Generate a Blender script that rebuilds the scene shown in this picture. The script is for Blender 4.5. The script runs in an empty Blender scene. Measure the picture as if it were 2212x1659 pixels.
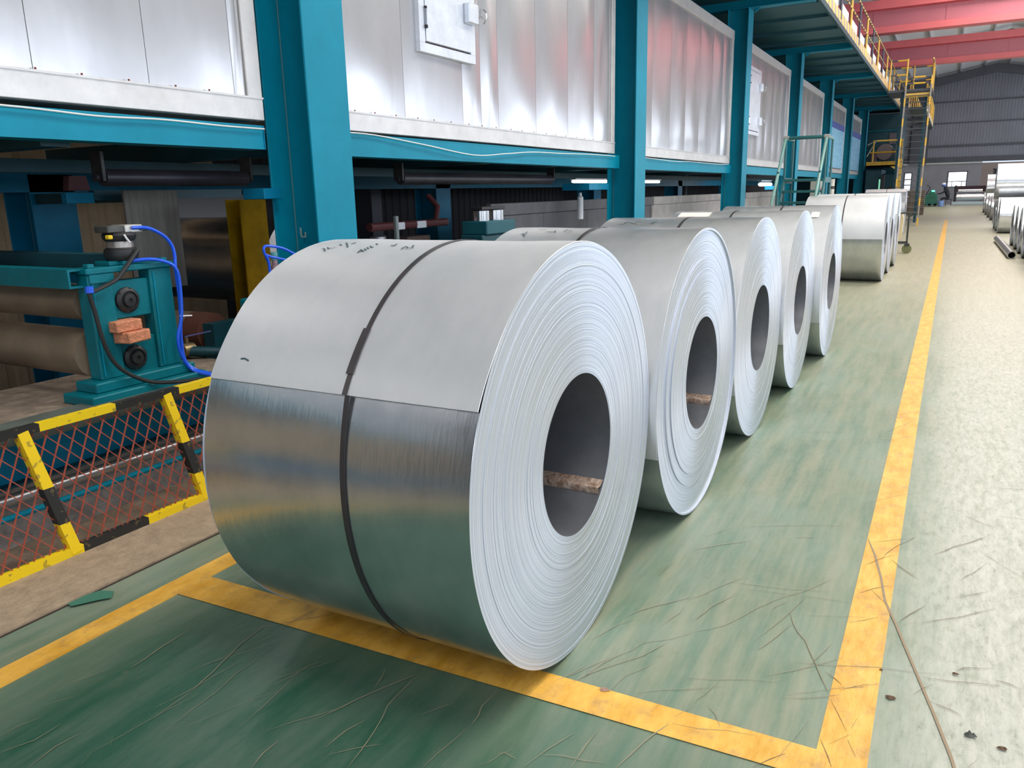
import bpy, math, random
from mathutils import Vector, Matrix
sc = bpy.context.scene
C = bpy.context.collection
PI = math.pi
R = math.radians
random.seed(7)

# ------------------------------------------------------------------ camera, world, lights, exposure
cd = bpy.data.cameras.new('camera'); cam = bpy.data.objects.new('camera', cd); C.objects.link(cam)
cd.lens = 27.5308; cd.sensor_width = 36; cd.clip_start = .05; cd.clip_end = 300
RT = Vector((0.877412, 0.479218, -0.022317)); UP = Vector((-0.094302, 0.217897, 0.971405)); FW = Vector((-0.470377, 0.850218, -0.236377))
m = Matrix.Identity(4)
for i in range(3):
    m[i][0] = RT[i]; m[i][1] = UP[i]; m[i][2] = -FW[i]
m[0][3], m[1][3], m[2][3] = 0, 0, 1.5
cam.matrix_world = m
sc.camera = cam
vs = sc.view_settings
vs.view_transform = 'Standard'; vs.look = 'None'; vs.gamma = 1; vs.use_curve_mapping = False
vs.exposure = 0.14
sc.cycles.use_denoising = True
sc.cycles.max_bounces = 7; sc.cycles.diffuse_bounces = 4; sc.cycles.glossy_bounces = 4

wd = bpy.data.worlds.new('world'); sc.world = wd; wd.use_nodes = True
wb = wd.node_tree.nodes['Background']; wb.inputs[0].default_value = (.72, .84, 1, 1); wb.inputs[1].default_value = 1.0

def area(name, loc, rot, sx, sy, power, col):
    l = bpy.data.lights.new(name, 'AREA'); l.shape = 'RECTANGLE'; l.size = sx; l.size_y = sy
    l.energy = power; l.color = col
    o = bpy.data.objects.new(name, l); C.objects.link(o); o.location = loc; o.rotation_euler = rot
    return o
SKY_Y = [-7, 1, 9, 17, 25, 33, 48.5, 57]
for k, y in enumerate(SKY_Y):                       # daylight through the roof lights
    area('roof_daylight', (2.9, y, 9.55), (0, 0, 0), 5.4, 3.0, (380, 480, 760, 760, 640, 560, 560, 560)[k], (1, .935, .83))
for y, pw in ((-6, 520), (8, 600), (24, 560), (42, 520), (58, 520)):                       # daylight through the side windows (right wall)
    area('side_daylight', (13.7, y, 3.6), (0, R(90), 0), 3.6, 12, pw, (.78, .87, 1))
area('gate_daylight', (5.0, -11.7, 2.6), (R(90), 0, 0), 10, 5, 110, (.86, .93, 1))   # open gate behind the photographer

# ------------------------------------------------------------------ materials
MATS = {}
def mat(name, col, rough=.5, metal=0, var=0, scale=4, bump=0, bscale=30, stretch=(1, 1, 1), col2=None, spec=.5, emit=None, coat=0):
    if name in MATS: return MATS[name]
    mt = bpy.data.materials.new(name); mt.use_nodes = True; nt = mt.node_tree; N = nt.nodes; L = nt.links
    b = N['Principled BSDF']; b.inputs['Base Color'].default_value = (*col, 1)
    b.inputs['Roughness'].default_value = rough; b.inputs['Metallic'].default_value = metal
    b.inputs['Specular IOR Level'].default_value = spec; b.inputs['Coat Weight'].default_value = coat
    tc = N.new('ShaderNodeTexCoord'); mp = N.new('ShaderNodeMapping'); mp.inputs['Scale'].default_value = stretch
    L.new(tc.outputs['Object'], mp.inputs[0])
    if var or col2:
        n = N.new('ShaderNodeTexNoise'); n.inputs['Scale'].default_value = scale; n.inputs['Detail'].default_value = 6
        n.inputs['Roughness'].default_value = .65; L.new(mp.outputs[0], n.inputs[0])
        r = N.new('ShaderNodeValToRGB'); r.color_ramp.elements[0].position = .32; r.color_ramp.elements[1].position = .68
        a = tuple(max(0, c * (1 - var)) for c in col); c2 = col2 if col2 else tuple(min(1, c * (1 + var)) for c in col)
        r.color_ramp.elements[0].color = (*a, 1); r.color_ramp.elements[1].color = (*c2, 1)
        L.new(n.outputs[0], r.inputs[0]); L.new(r.outputs[0], b.inputs['Base Color'])
    if bump:
        n = N.new('ShaderNodeTexNoise'); n.inputs['Scale'].default_value = bscale; n.inputs['Detail'].default_value = 4
        L.new(mp.outputs[0], n.inputs[0])
        bp = N.new('ShaderNodeBump'); bp.inputs['Strength'].default_value = bump; bp.inputs['Distance'].default_value = .02
        L.new(n.outputs[0], bp.inputs['Height']); L.new(bp.outputs[0], b.inputs['Normal'])
    if emit:
        b.inputs['Emission Color'].default_value = (*emit[0], 1); b.inputs['Emission Strength'].default_value = emit[1]
    MATS[name] = mt
    return mt

def stripes(name, ca, cb, axis, period, duty=.5, off=0, slant=0, rough=.5):
    """painted warning bands: colour switches along an axis of the object"""
    if name in MATS: return MATS[name]
    mt = bpy.data.materials.new(name); mt.use_nodes = True; nt = mt.node_tree; N = nt.nodes; L = nt.links
    b = N['Principled BSDF']; b.inputs['Roughness'].default_value = rough
    tc = N.new('ShaderNodeTexCoord'); sp = N.new('ShaderNodeSeparateXYZ'); L.new(tc.outputs['Object'], sp.inputs[0])
    s = sp.outputs['XYZ'.index(axis)]
    if slant:
        ml = N.new('ShaderNodeMath'); ml.operation = 'MULTIPLY_ADD'; ml.inputs[1].default_value = slant
        L.new(sp.outputs[2], ml.inputs[0]); L.new(s, ml.inputs[2]); s = ml.outputs[0]
    a = N.new('ShaderNodeMath'); a.operation = 'MULTIPLY_ADD'; a.inputs[1].default_value = 1 / period; a.inputs[2].default_value = off + 500
    L.new(s, a.inputs[0])
    f = N.new('ShaderNodeMath'); f.operation = 'FRACT'; L.new(a.outputs[0], f.inputs[0])
    g = N.new('ShaderNodeMath'); g.operation = 'LESS_THAN'; g.inputs[1].default_value = duty; L.new(f.outputs[0], g.inputs[0])
    n = N.new('ShaderNodeTexNoise'); n.inputs['Scale'].default_value = 30; n.inputs['Detail'].default_value = 5; L.new(tc.outputs['Object'], n.inputs[0])
    th = N.new('ShaderNodeMath'); th.operation = 'GREATER_THAN'; th.inputs[1].default_value = .62; L.new(n.outputs[0], th.inputs[0])
    mx = N.new('ShaderNodeMix'); mx.data_type = 'RGBA'; mx.inputs[6].default_value = (*cb, 1); mx.inputs[7].default_value = (*ca, 1)
    L.new(g.outputs[0], mx.inputs[0])
    mw = N.new('ShaderNodeMix'); mw.data_type = 'RGBA'; mw.inputs[7].default_value = (.16, .11, .05, 1)
    k = N.new('ShaderNodeMath'); k.operation = 'MULTIPLY'; k.inputs[1].default_value = .55; L.new(th.outputs[0], k.inputs[0])
    L.new(k.outputs[0], mw.inputs[0]); L.new(mx.outputs[2], mw.inputs[6]); L.new(mw.outputs[2], b.inputs['Base Color'])
    MATS[name] = mt
    return mt

TEAL = mat('teal_paint', (.0, .235, .35), .45, 0, .08, 3, .04, 40, spec=.25)
TEALD = mat('machine_teal_paint', (.001, .15, .19), .40, 0, .15, 6, .1, 30, spec=.3)
TEALB = mat('blue_teal_paint', (.0, .18, .32), .45, 0, .12, 5, spec=.25)
DKTEAL = mat('dark_shaded_teal', (.004, .055, .075), .5, 0, .2, 5)  # darker teal, mostly for under-oven parts, their shade put into the colour
BLACK = mat('black_rubber', (.018, .018, .02), .5, 0, .2, 20)
DARK = mat('dark_iron', (.035, .033, .035), .5, .4, .3, 12, .1, 60)
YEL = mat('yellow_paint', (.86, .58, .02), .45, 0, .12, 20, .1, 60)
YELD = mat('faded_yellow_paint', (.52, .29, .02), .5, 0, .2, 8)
YPALE = mat('railing_yellow', (.85, .52, .10), .5, 0, .1, 8)
SHEET = mat('oven_sheet', (.60, .585, .595), .23, .6, .06, 2.5, .16, 2.6, (1, 1, .35), spec=.6)
TRIMM = mat('oven_trim', (.66, .635, .62), .36, .4, .10, 6, .1, 8)
HATCHM = mat('hatch_aluminium', (.80, .83, .90), .34, .45, .10, 7, .06, 14)
WHITEC = mat('white_cable', (.80, .80, .78), .5)
BLUEH = mat('blue_air_hose', (.01, .10, .78), .3, spec=.6)
STEELP = mat('steel_pipe', (.42, .41, .42), .3, .8, .2, 8)
CHROME = mat('bright_steel', (.78, .78, .80), .18, 1, .05, 8)
ROLL = mat('roll_rubber_tan', (.22, .165, .115), .42, 0, .25, 3)
ROLLD = mat('roll_steel_dark', (.045, .04, .05), .4, .5, .3, 3, stretch=(.3, 1, 1))
CONC = mat('rough_concrete', (.26, .20, .155), .9, 0, .35, 9, .8, 25)
CURBM = mat('sandy_concrete', (.36, .27, .185), .85, 0, .16, 14, .5, 40)
PIT = mat('pit_shade', (.045, .035, .03), .9, 0, .4, 4, .4, 12)  # pit floor darkened, the shade under the ovens put into its colour
BRICK = mat('brick_orange', (.62, .24, .13), .85, 0, .22, 40, .5, 60)
MESHM = mat('red_oxide_wire', (.36, .075, .045), .6, 0, .2, 30)
RUST = mat('rusty_edge', (.30, .13, .06), .8, 0, .5, 30, .6, 60, col2=(.55, .42, .34))
STRAP = mat('strap_steel', (.085, .075, .08), .38, .6, .15, 6)
INK = mat('marker_ink', (.06, .10, .11), .6)
PAPER = mat('paper_label', (.82, .80, .74), .7, 0, .05, 30)
BORE = mat('bore_steel', (.26, .27, .30), .42, .8, .2, 4)
BWALL = mat('beige_cladding', (.55, .40, .24), .6, 0, .12, 3)
GWALL = mat('grey_cladding', (.25, .265, .31), .6, 0, .10, .6)
PLAST = mat('grey_plaster', (.33, .325, .36), .85, 0, .10, .8)
PLAST2 = mat('pinkish_plaster', (.34, .27, .25), .85, 0, .10, .8)
LEDGE = mat('pale_ledge', (.60, .60, .58), .7)
ROOFM = mat('roof_sheet', (.80, .81, .86), .6, 0, .08, .3)
STEELG = mat('grey_frame_paint', (.085, .095, .115), .5, 0, .1, 1)
REDP = mat('hazy_crane_red', (.62, .19, .24), .45, 0, .08, .5)  # girder red lightened towards pink, haze put into the colour
REDL = mat('lit_crane_red', (.90, .20, .22), .45, 0, .08, .5)  # same girder red, brighter for lit flanges, light put into the colour
PANEG = mat('window_daylight', (.9, .95, 1), .4, emit=((.86, .92, 1), 2.6))
SKYP = mat('roof_light_sheet', (.9, .93, 1), .4, emit=((.93, .96, 1), 1.9))
WHITEP = mat('white_panel', (.80, .79, .80), .5)
CREAM = mat('cream_plastic', (.74, .60, .36), .5)
GRNG = mat('grey_cabinet', (.36, .37, .33), .5)
GREENM = mat('green_machine_paint', (.02, .13, .09), .45, 0, .2, 4)
DENIM = mat('dark_work_clothes', (.02, .022, .03), .85, 0, .2, 12)
SKIN = mat('skin', (.50, .28, .19), .6)
HELM = mat('helmet_plastic', (.12, .22, .75), .3)
HELMW = mat('helmet_white', (.75, .78, .85), .35)
CRATEM = mat('crate_wood', (.22, .18, .14), .8, 0, .3, 6)
BANNER = mat('blue_wave_print', (.06, .30, .52), .6, 0, .1, 7, stretch=(1, 1, 3), col2=(.35, .62, .80))
NAVY = mat('navy_print', (.05, .08, .32), .6)
CURTAIN = mat('grey_sheet', (.17, .155, .13), .6, 0, .25, 4, stretch=(6, 6, .4))
LAMPM = mat('lamp_glow', (1, 1, 1), .5, emit=((.9, .95, 1), 14))
CYANL = mat('cyan_glow', (.02, .55, .85), .4, 0, .1, 3, emit=((.02, .5, .85), .6))  # blue light stood in for by emission on a thin strip
LEDG = mat('green_indicator', (.1, .8, .4), .4, emit=((.1, .9, .5), 3))
CASTER = mat('olive_wheel', (.20, .21, .10), .6)
MIRR = mat('fence_band_black', (.018, .018, .018), .5)
FENCEB = stripes('fence_bar_bands', (.88, .62, .01), (.022, .022, .022), 'Y', .68, .52, .04)
FENCEB2 = stripes('fence_foot_bands', (.88, .62, .01), (.022, .022, .022), 'Y', .68, .52, .48)
FENCEP = stripes('fence_post_bands', (.88, .60, .01), (.022, .022, .022), 'Z', .44, .62, .25)
RAILB = stripes('railing_bands', (.90, .62, .16), (.10, .09, .12), 'Y', .42, .55)
TOEB = stripes('toe_board_bands', (.92, .60, .14), (.42, .34, .38), 'Y', .52, .52, 0, .55)
LADB = stripes('ladder_bands', (.88, .52, .05), (.34, .31, .28), 'Z', .72, .38)
RAILX = stripes('gate_bar_bands', (.88, .52, .05), (.10, .10, .13), 'X', .9, .42, .25)

def steel_skin():
    """galvanised outer wrap: brushed around the coil, smudged, duller above the sheet's tail"""
    mt = bpy.data.materials.new('galvanised_sheet'); mt.use_nodes = True; nt = mt.node_tree; N = nt.nodes; L = nt.links
    b = N['Principled BSDF']; b.inputs['Metallic'].default_value = .88
    tc = N.new('ShaderNodeTexCoord')
    def noise(scale, st, det=4, rg=.6):
        mp = N.new('ShaderNodeMapping'); mp.inputs['Scale'].default_value = st; L.new(tc.outputs['Object'], mp.inputs[0])
        n = N.new('ShaderNodeTexNoise'); n.inputs['Scale'].default_value = scale; n.inputs['Detail'].default_value = det
        n.inputs['Roughness'].default_value = rg; L.new(mp.outputs[0], n.inputs[0]); return n.outputs[0]
    at = N.new('ShaderNodeAttribute'); at.attribute_name = 'wrap'
    big = noise(2.2, (1, 1, 1)); fine = noise(60, (1, .15, .15), 3); spot = noise(9, (1, .6, .6), 6, .7)
    # rougher, paler wrap above the tail: its brighter reflection painted in
    w = N.new('ShaderNodeMath'); w.operation = 'MULTIPLY_ADD'; w.inputs[1].default_value = .10; L.new(big, w.inputs[0])
    L.new(at.outputs['Fac'], w.inputs[2])
    mr = N.new('ShaderNodeMapRange'); mr.inputs[1].default_value = 0; mr.inputs[2].default_value = 1; mr.inputs[3].default_value = .17; mr.inputs[4].default_value = .46
    L.new(w.outputs[0], mr.inputs[0])
    rr = N.new('ShaderNodeMath'); rr.operation = 'MULTIPLY_ADD'; rr.inputs[1].default_value = .10; L.new(spot, rr.inputs[0]); L.new(mr.outputs[0], rr.inputs[2])
    L.new(rr.outputs[0], b.inputs['Roughness'])
    r = N.new('ShaderNodeValToRGB'); r.color_ramp.elements[0].position = .30; r.color_ramp.elements[1].position = .62
    r.color_ramp.elements[0].color = (.57, .60, .63, 1); r.color_ramp.elements[1].color = (.70, .715, .74, 1)
    L.new(spot, r.inputs[0])
    mx = N.new('ShaderNodeMix'); mx.data_type = 'RGBA'; mx.inputs[7].default_value = (.82, .82, .84, 1)
    k = N.new('ShaderNodeMath'); k.operation = 'MULTIPLY'; k.inputs[1].default_value = .6; L.new(at.outputs['Fac'], k.inputs[0])
    L.new(k.outputs[0], mx.inputs[0]); L.new(r.outputs[0], mx.inputs[6]); L.new(mx.outputs[2], b.inputs['Base Color'])
    mt2 = N.new('ShaderNodeMapRange'); mt2.inputs[3].default_value = .93; mt2.inputs[4].default_value = .70; L.new(at.outputs['Fac'], mt2.inputs[0])
    L.new(mt2.outputs[0], b.inputs['Metallic'])
    bp = N.new('ShaderNodeBump'); bp.inputs['Strength'].default_value = .05; bp.inputs['Distance'].default_value = .01; L.new(fine, bp.inputs['Height'])
    bp2 = N.new('ShaderNodeBump'); bp2.inputs['Strength'].default_value = .25; bp2.inputs['Distance'].default_value = .012; L.new(big, bp2.inputs['Height'])
    L.new(bp.outputs[0], bp2.inputs['Normal']); L.new(bp2.outputs[0], b.inputs['Normal'])
    return mt
def steel_edges():
    """side of the coil: hundreds of sheet edges, one ring each"""
    mt = bpy.data.materials.new('wound_sheet_edges'); mt.use_nodes = True; nt = mt.node_tree; N = nt.nodes; L = nt.links
    b = N['Principled BSDF']; b.inputs['Metallic'].default_value = .75; b.inputs['Roughness'].default_value = .40; b.inputs['Anisotropic'].default_value = .85
    tg = N.new('ShaderNodeTangent'); tg.direction_type = 'RADIAL'; tg.axis = 'X'; L.new(tg.outputs[0], b.inputs['Tangent'])
    at = N.new('ShaderNodeAttribute'); at.attribute_name = 'rad'
    def ring(sc_, det):
        n = N.new('ShaderNodeTexNoise'); n.noise_dimensions = '1D'; n.inputs['Scale'].default_value = sc_; n.inputs['Detail'].default_value = det
        L.new(at.outputs['Fac'], n.inputs['W']); return n.outputs[0]
    a = ring(150, 6); c = ring(420, 2)
    r = N.new('ShaderNodeValToRGB'); r.color_ramp.elements[0].position = .30; r.color_ramp.elements[1].position = .60
    r.color_ramp.elements[0].color = (.52, .56, .65, 1); r.color_ramp.elements[1].color = (.70, .73, .80, 1)
    L.new(a, r.inputs[0]); L.new(r.outputs[0], b.inputs['Base Color'])
    s = N.new('ShaderNodeMath'); s.operation = 'ADD'; L.new(a, s.inputs[0]); L.new(c, s.inputs[1])
    bp = N.new('ShaderNodeBump'); bp.inputs['Strength'].default_value = .35; bp.inputs['Distance'].default_value = .0015; L.new(s.outputs[0], bp.inputs['Height'])
    L.new(bp.outputs[0], b.inputs['Normal'])
    return mt
GALV = steel_skin(); EDGE = steel_edges()

def floor_mat():
    mt = bpy.data.materials.new('painted_floor'); mt.use_nodes = True; nt = mt.node_tree; N = nt.nodes; L = nt.links
    b = N['Principled BSDF']
    tc = N.new('ShaderNodeTexCoord'); sp = N.new('ShaderNodeSeparateXYZ'); L.new(tc.outputs['Object'], sp.inputs[0])
    def noise(scale, st=(1, 1, 1), det=5, rg=.6, rot=0):
        mp = N.new('ShaderNodeMapping'); mp.inputs['Scale'].default_value = st; mp.inputs['Rotation'].default_value = (0, 0, rot); L.new(tc.outputs['Object'], mp.inputs[0])
        n = N.new('ShaderNodeTexNoise'); n.inputs['Scale'].default_value = scale; n.inputs['Detail'].default_value = det
        n.inputs['Roughness'].default_value = rg; L.new(mp.outputs[0], n.inputs[0]); return n.outputs[0]
    def mth(op, a, b_=None, c=None):
        k = N.new('ShaderNodeMath'); k.operation = op
        for i, v in enumerate((a, b_, c)):
            if v is None: continue
            if isinstance(v, (int, float)): k.inputs[i].default_value = v
            else: L.new(v, k.inputs[i])
        return k.outputs[0]
    def rng(v, a, b_, c=0, d=1):
        k = N.new('ShaderNodeMapRange'); k.interpolation_type = 'SMOOTHSTEP'
        for i, q in enumerate((a, b_, c, d)): k.inputs[i + 1].default_value = q
        L.new(v, k.inputs[0]); return k.outputs[0]
    def mix(f, a, b_):
        k = N.new('ShaderNodeMix'); k.data_type = 'RGBA'; L.new(f, k.inputs[0])
        for i, v in ((6, a), (7, b_)):
            if isinstance(v, tuple): k.inputs[i].default_value = (*v, 1)
            else: L.new(v, k.inputs[i])
        return k.outputs[2]
    X, Y = sp.outputs[0], sp.outputs[1]
    streak = noise(3.2, (1.7, .30, 1), 8, .72, .45); streak2 = noise(6, (2.4, .20, 1), 8, .7, .12)
    patch = noise(1.1, (1, .7, 1), 8, .7); grain = noise(40, (1, .35, 1), 8, .75, .1); blot = noise(6, (1, .8, 1), 8, .75)
    fine = noise(90, (1, .6, 1), 5, .8)
    green = mix(rng(streak, .30, .74), (.008, .090, .050), (.10, .165, .12))
    green = mix(mth('MULTIPLY', rng(blot, .58, .72), .45), green, (.20, .17, .13))
    dusty = mix(rng(streak2, .25, .72), (.115, .205, .135), (.32, .315, .215))
    dusty = mix(mth('MULTIPLY', rng(patch, .40, .66), .55), dusty, (.20, .29, .235))
    wear = mth('ADD', rng(Y, 1.45, 2.5), mth('MULTIPLY', rng(X, -1.5, -.2), .45))
    wear = mth('ADD', wear, mth('MULTIPLY', rng(mth('MULTIPLY', X, -1), 2.15, 2.7), .75))
    wear = mth('MULTIPLY', mth('MINIMUM', wear, 1), rng(patch, .20, .60, .6, 1))
    col = mix(wear, green, dusty)
    streak3 = noise(15, (2.0, .42, 1), 9, .78)
    pale = mix(rng(streak3, .28, .68), (.24, .265, .195), (.49, .49, .42))
    pale = mix(mth('MULTIPLY', rng(streak2, .35, .70), .45), pale, (.50, .505, .45))
    pale = mix(mth('MULTIPLY', rng(grain, .50, .70), .7), pale, (.22, .235, .16))
    pale = mix(mth('MULTIPLY', rng(fine, .58, .74), .6), pale, (.15, .13, .085))
    lane = mth('MULTIPLY', rng(mth('ADD', X, mth('MULTIPLY', patch, .22)), -.02, .34), rng(grain, .15, .5, .8, 1))
    col = mix(lane, col, pale)
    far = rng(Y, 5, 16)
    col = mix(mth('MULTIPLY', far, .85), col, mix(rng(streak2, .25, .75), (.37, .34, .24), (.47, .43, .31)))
    col = mix(mth('MULTIPLY', rng(blot, .66, .74), .45), col, (.20, .12, .075))
    col = mix(mth('MULTIPLY', rng(fine, .60, .76), .40), col, (.36, .32, .23))
    col = mix(mth('MULTIPLY', rng(grain, .60, .74), .30), col, (.05, .10, .07))
    L.new(col, b.inputs['Base Color'])
    rg = rng(grain, .2, .8, .30, .52); L.new(rg, b.inputs['Roughness'])
    bp = N.new('ShaderNodeBump'); bp.inputs['Strength'].default_value = .16; bp.inputs['Distance'].default_value = .004
    L.new(mth('ADD', grain, streak2), bp.inputs['Height']); L.new(bp.outputs[0], b.inputs['Normal'])
    return mt
FLOOR = floor_mat()
def line_mat():
    mt = mat('yellow_line_paint', (.74, .36, .03), .5, 0, .10, 14, .12, 50, stretch=(1, .4, 1), col2=(.90, .52, .10))
    nt = mt.node_tree; N = nt.nodes; L = nt.links; b = N['Principled BSDF']
    src = b.inputs['Base Color'].links[0].from_socket
    tc = N.new('ShaderNodeTexCoord'); n = N.new('ShaderNodeTexNoise'); n.inputs['Scale'].default_value = 11; n.inputs['Detail'].default_value = 7; n.inputs['Roughness'].default_value = .7
    L.new(tc.outputs['Object'], n.inputs[0])
    mr = N.new('ShaderNodeMapRange'); mr.inputs[1].default_value = .50; mr.inputs[2].default_value = .70; mr.inputs[4].default_value = .75; L.new(n.outputs[0], mr.inputs[0])
    mx = N.new('ShaderNodeMix'); mx.data_type = 'RGBA'; mx.inputs[7].default_value = (.44, .25, .085, 1)
    L.new(mr.outputs[0], mx.inputs[0]); L.new(src, mx.inputs[6]); L.new(mx.outputs[2], b.inputs['Base Color'])
    return mt
LINE = line_mat()

# ------------------------------------------------------------------ mesh helpers
class MB:
    def __init__(s): s.v = []; s.f = []; s.attr = {}
    def add(s, vs, fs):
        o = len(s.v); s.v += [tuple(p) for p in vs]; s.f += [tuple(i + o for i in f) for f in fs]; return s
    def box(s, x0, x1, y0, y1, z0, z1, M=None):
        vs = [Vector((x, y, z)) for z in (z0, z1) for x, y in ((x0, y0), (x1, y0), (x1, y1), (x0, y1))]
        if M: vs = [M @ p for p in vs]
        return s.add(vs, [(3, 2, 1, 0), (4, 5, 6, 7), (0, 1, 5, 4), (1, 2, 6, 5), (2, 3, 7, 6), (3, 0, 4, 7)])
    def bbox(s, x0, x1, y0, y1, z0, z1, c=.004):
        """box with chamfered edges"""
        xs, ys, zs = (x0, x1), (y0, y1), (z0, z1); sg = (-1, 1); vs = []; idx = {}
        for i in (0, 1):
            for j in (0, 1):
                for k in (0, 1):
                    p = (xs[i], ys[j], zs[k]); d = (-sg[i] * c, -sg[j] * c, -sg[k] * c)
                    for a in range(3):
                        q = [p[n] + (0 if n == a else d[n]) for n in range(3)]; idx[i, j, k, a] = len(vs); vs.append(q)
        fs = []
        for a in range(3):
            b, c_ = (a + 1) % 3, (a + 2) % 3
            for e in (0, 1):
                q = []
                for u, w in ((0, 0), (1, 0), (1, 1), (0, 1)):
                    t = [0, 0, 0]; t[a] = e; t[b] = u; t[c_] = w; q.append(idx[t[0], t[1], t[2], a])
                fs.append(q if e else q[::-1])
            for u in (0, 1):
                for w in (0, 1):
                    t0 = [0, 0, 0]; t1 = [0, 0, 0]; t0[b] = t1[b] = u; t0[c_] = t1[c_] = w; t1[a] = 1
                    q = [idx[(*t0, b)], idx[(*t1, b)], idx[(*t1, c_)], idx[(*t0, c_)]]
                    fs.append(q if (u == w) else q[::-1])
        for i in (0, 1):
            for j in (0, 1):
                for k in (0, 1):
                    q = [idx[i, j, k, 0], idx[i, j, k, 1], idx[i, j, k, 2]]; fs.append(q if (i + j + k) % 2 else q[::-1])
        return s.add(vs, fs)
    def tube(s, pts, r, n=8, cap=True, radii=None):
        pts = [Vector(p) for p in pts]; vs = []; fs = []; up = None
        for i, p in enumerate(pts):
            d = (pts[min(i + 1, len(pts) - 1)] - pts[max(i - 1, 0)]).normalized()
            if up is None:
                up = Vector((0, 0, 1)) if abs(d.z) < .9 else Vector((1, 0, 0))
            a = d.cross(up).normalized(); b = a.cross(d).normalized(); up = b
            rr = radii[i] if radii else r
            vs += [p + rr * (math.cos(2 * PI * k / n) * a + math.sin(2 * PI * k / n) * b) for k in range(n)]
        for i in range(len(pts) - 1):
            for k in range(n):
                k2 = (k + 1) % n; fs.append((i * n + k, i * n + k2, (i + 1) * n + k2, (i + 1) * n + k))
        if cap:
            fs.append(tuple(range(n))[::-1]); o = (len(pts) - 1) * n; fs.append(tuple(o + k for k in range(n)))
        return s.add(vs, fs)
    def beam(s, a, b, w, h, up=(0, 0, 1)):
        a = Vector(a); b = Vector(b); d = (b - a).normalized(); u = Vector(up)
        if abs(d.dot(u)) > .99: u = Vector((0, 1, 0))
        x = d.cross(u).normalized(); z = x.cross(d).normalized(); vs = []
        for p in (a, b):
            for i, j in ((-1, -1), (1, -1), (1, 1), (-1, 1)): vs.append(p + x * i * w / 2 + z * j * h / 2)
        return s.add(vs, [(3, 2, 1, 0), (4, 5, 6, 7), (0, 1, 5, 4), (1, 2, 6, 5), (2, 3, 7, 6), (3, 0, 4, 7)])
    def lathe(s, prof, c, axis='X', n=32, close=False):
        """prof: (along, radius) pairs about an axis through c"""
        c = Vector(c); vs = []; fs = []
        for a, r in prof:
            for k in range(n):
                t = 2 * PI * k / n; u, w = r * math.cos(t), r * math.sin(t)
                vs.append(c + Vector({'X': (a, u, w), 'Y': (w, a, u), 'Z': (u, w, a)}[axis]))
        m_ = len(prof)
        for i in range(m_ if close else m_ - 1):
            j = (i + 1) % m_
            for k in range(n):
                k2 = (k + 1) % n; fs.append((i * n + k, j * n + k, j * n + k2, i * n + k2))
        if not close:
            if prof[0][1] > 1e-6: fs.append(tuple(range(n)))
            if prof[-1][1] > 1e-6: fs.append(tuple((m_ - 1) * n + k for k in range(n))[::-1])
        return s.add(vs, fs)
    def prism(s, poly, a0, a1, axis='X'):
        f = {'X': lambda a, p: (a, p[0], p[1]), 'Y': lambda a, p: (p[0], a, p[1]), 'Z': lambda a, p: (p[0], p[1], a)}[axis]
        n = len(poly); vs = [f(a0, p) for p in poly] + [f(a1, p) for p in poly]
        return s.add(vs, [tuple(range(n))[::-1], tuple(range(n, 2 * n))] + [(i, (i + 1) % n, (i + 1) % n + n, i + n) for i in range(n)])

def wloc(o):
    v = Vector((0, 0, 0))
    while o is not None: v += o.location; o = o.parent
    return v
def put(name, mb, mt, parent=None, world=True, kind=None, label=None, cat=None, group=None, smooth=35, loc=None):
    me = bpy.data.meshes.new(name); off = Vector((0, 0, 0))
    if parent is not None and world: off = wloc(parent)
    if loc is not None: off = Vector(loc)
    me.from_pydata([(p[0] - off.x, p[1] - off.y, p[2] - off.z) for p in mb.v], [], mb.f)
    import bmesh
    bm = bmesh.new(); bm.from_mesh(me); bmesh.ops.recalc_face_normals(bm, faces=bm.faces); bm.to_mesh(me); bm.free()
    for an, vals in mb.attr.items():
        a = me.attributes.new(an, 'FLOAT', 'POINT'); a.data.foreach_set('value', vals)
    me.materials.append(mt)
    if smooth:
        me.polygons.foreach_set('use_smooth', [True] * len(me.polygons)); me.set_sharp_from_angle(angle=R(smooth))
    o = bpy.data.objects.new(name, me); C.objects.link(o)
    if parent is not None: o.parent = parent
    if loc is not None: o.location = loc
    tag(o, label, cat, group, kind)
    return o
def tag(o, label=None, cat=None, group=None, kind=None):
    if label: o['label'] = label
    if cat: o['category'] = cat
    if group: o['group'] = group
    if kind: o['kind'] = kind
    return o
def emp(name, loc, label, cat, group=None, kind=None):
    o = bpy.data.objects.new(name, None); C.objects.link(o); o.location = loc; o.empty_display_size = .2
    return tag(o, label, cat, group, kind)
def dup(o, parent=None, **kw):
    c = o.copy(); C.objects.link(c); c.parent = parent
    for ch in list(o.children): dup(ch, c)
    return c
def dup_thing(o, loc, label=None, rotz=None):
    c = dup(o); c.location = loc
    if label: c['label'] = label
    if rotz is not None: c.rotation_euler.z = rotz
    return c
ORD = ['first', 'second', 'third', 'fourth', 'fifth', 'sixth', 'seventh', 'eighth', 'ninth', 'tenth', 'eleventh', 'twelfth', 'thirteenth', 'fourteenth', 'fifteenth']

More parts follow.
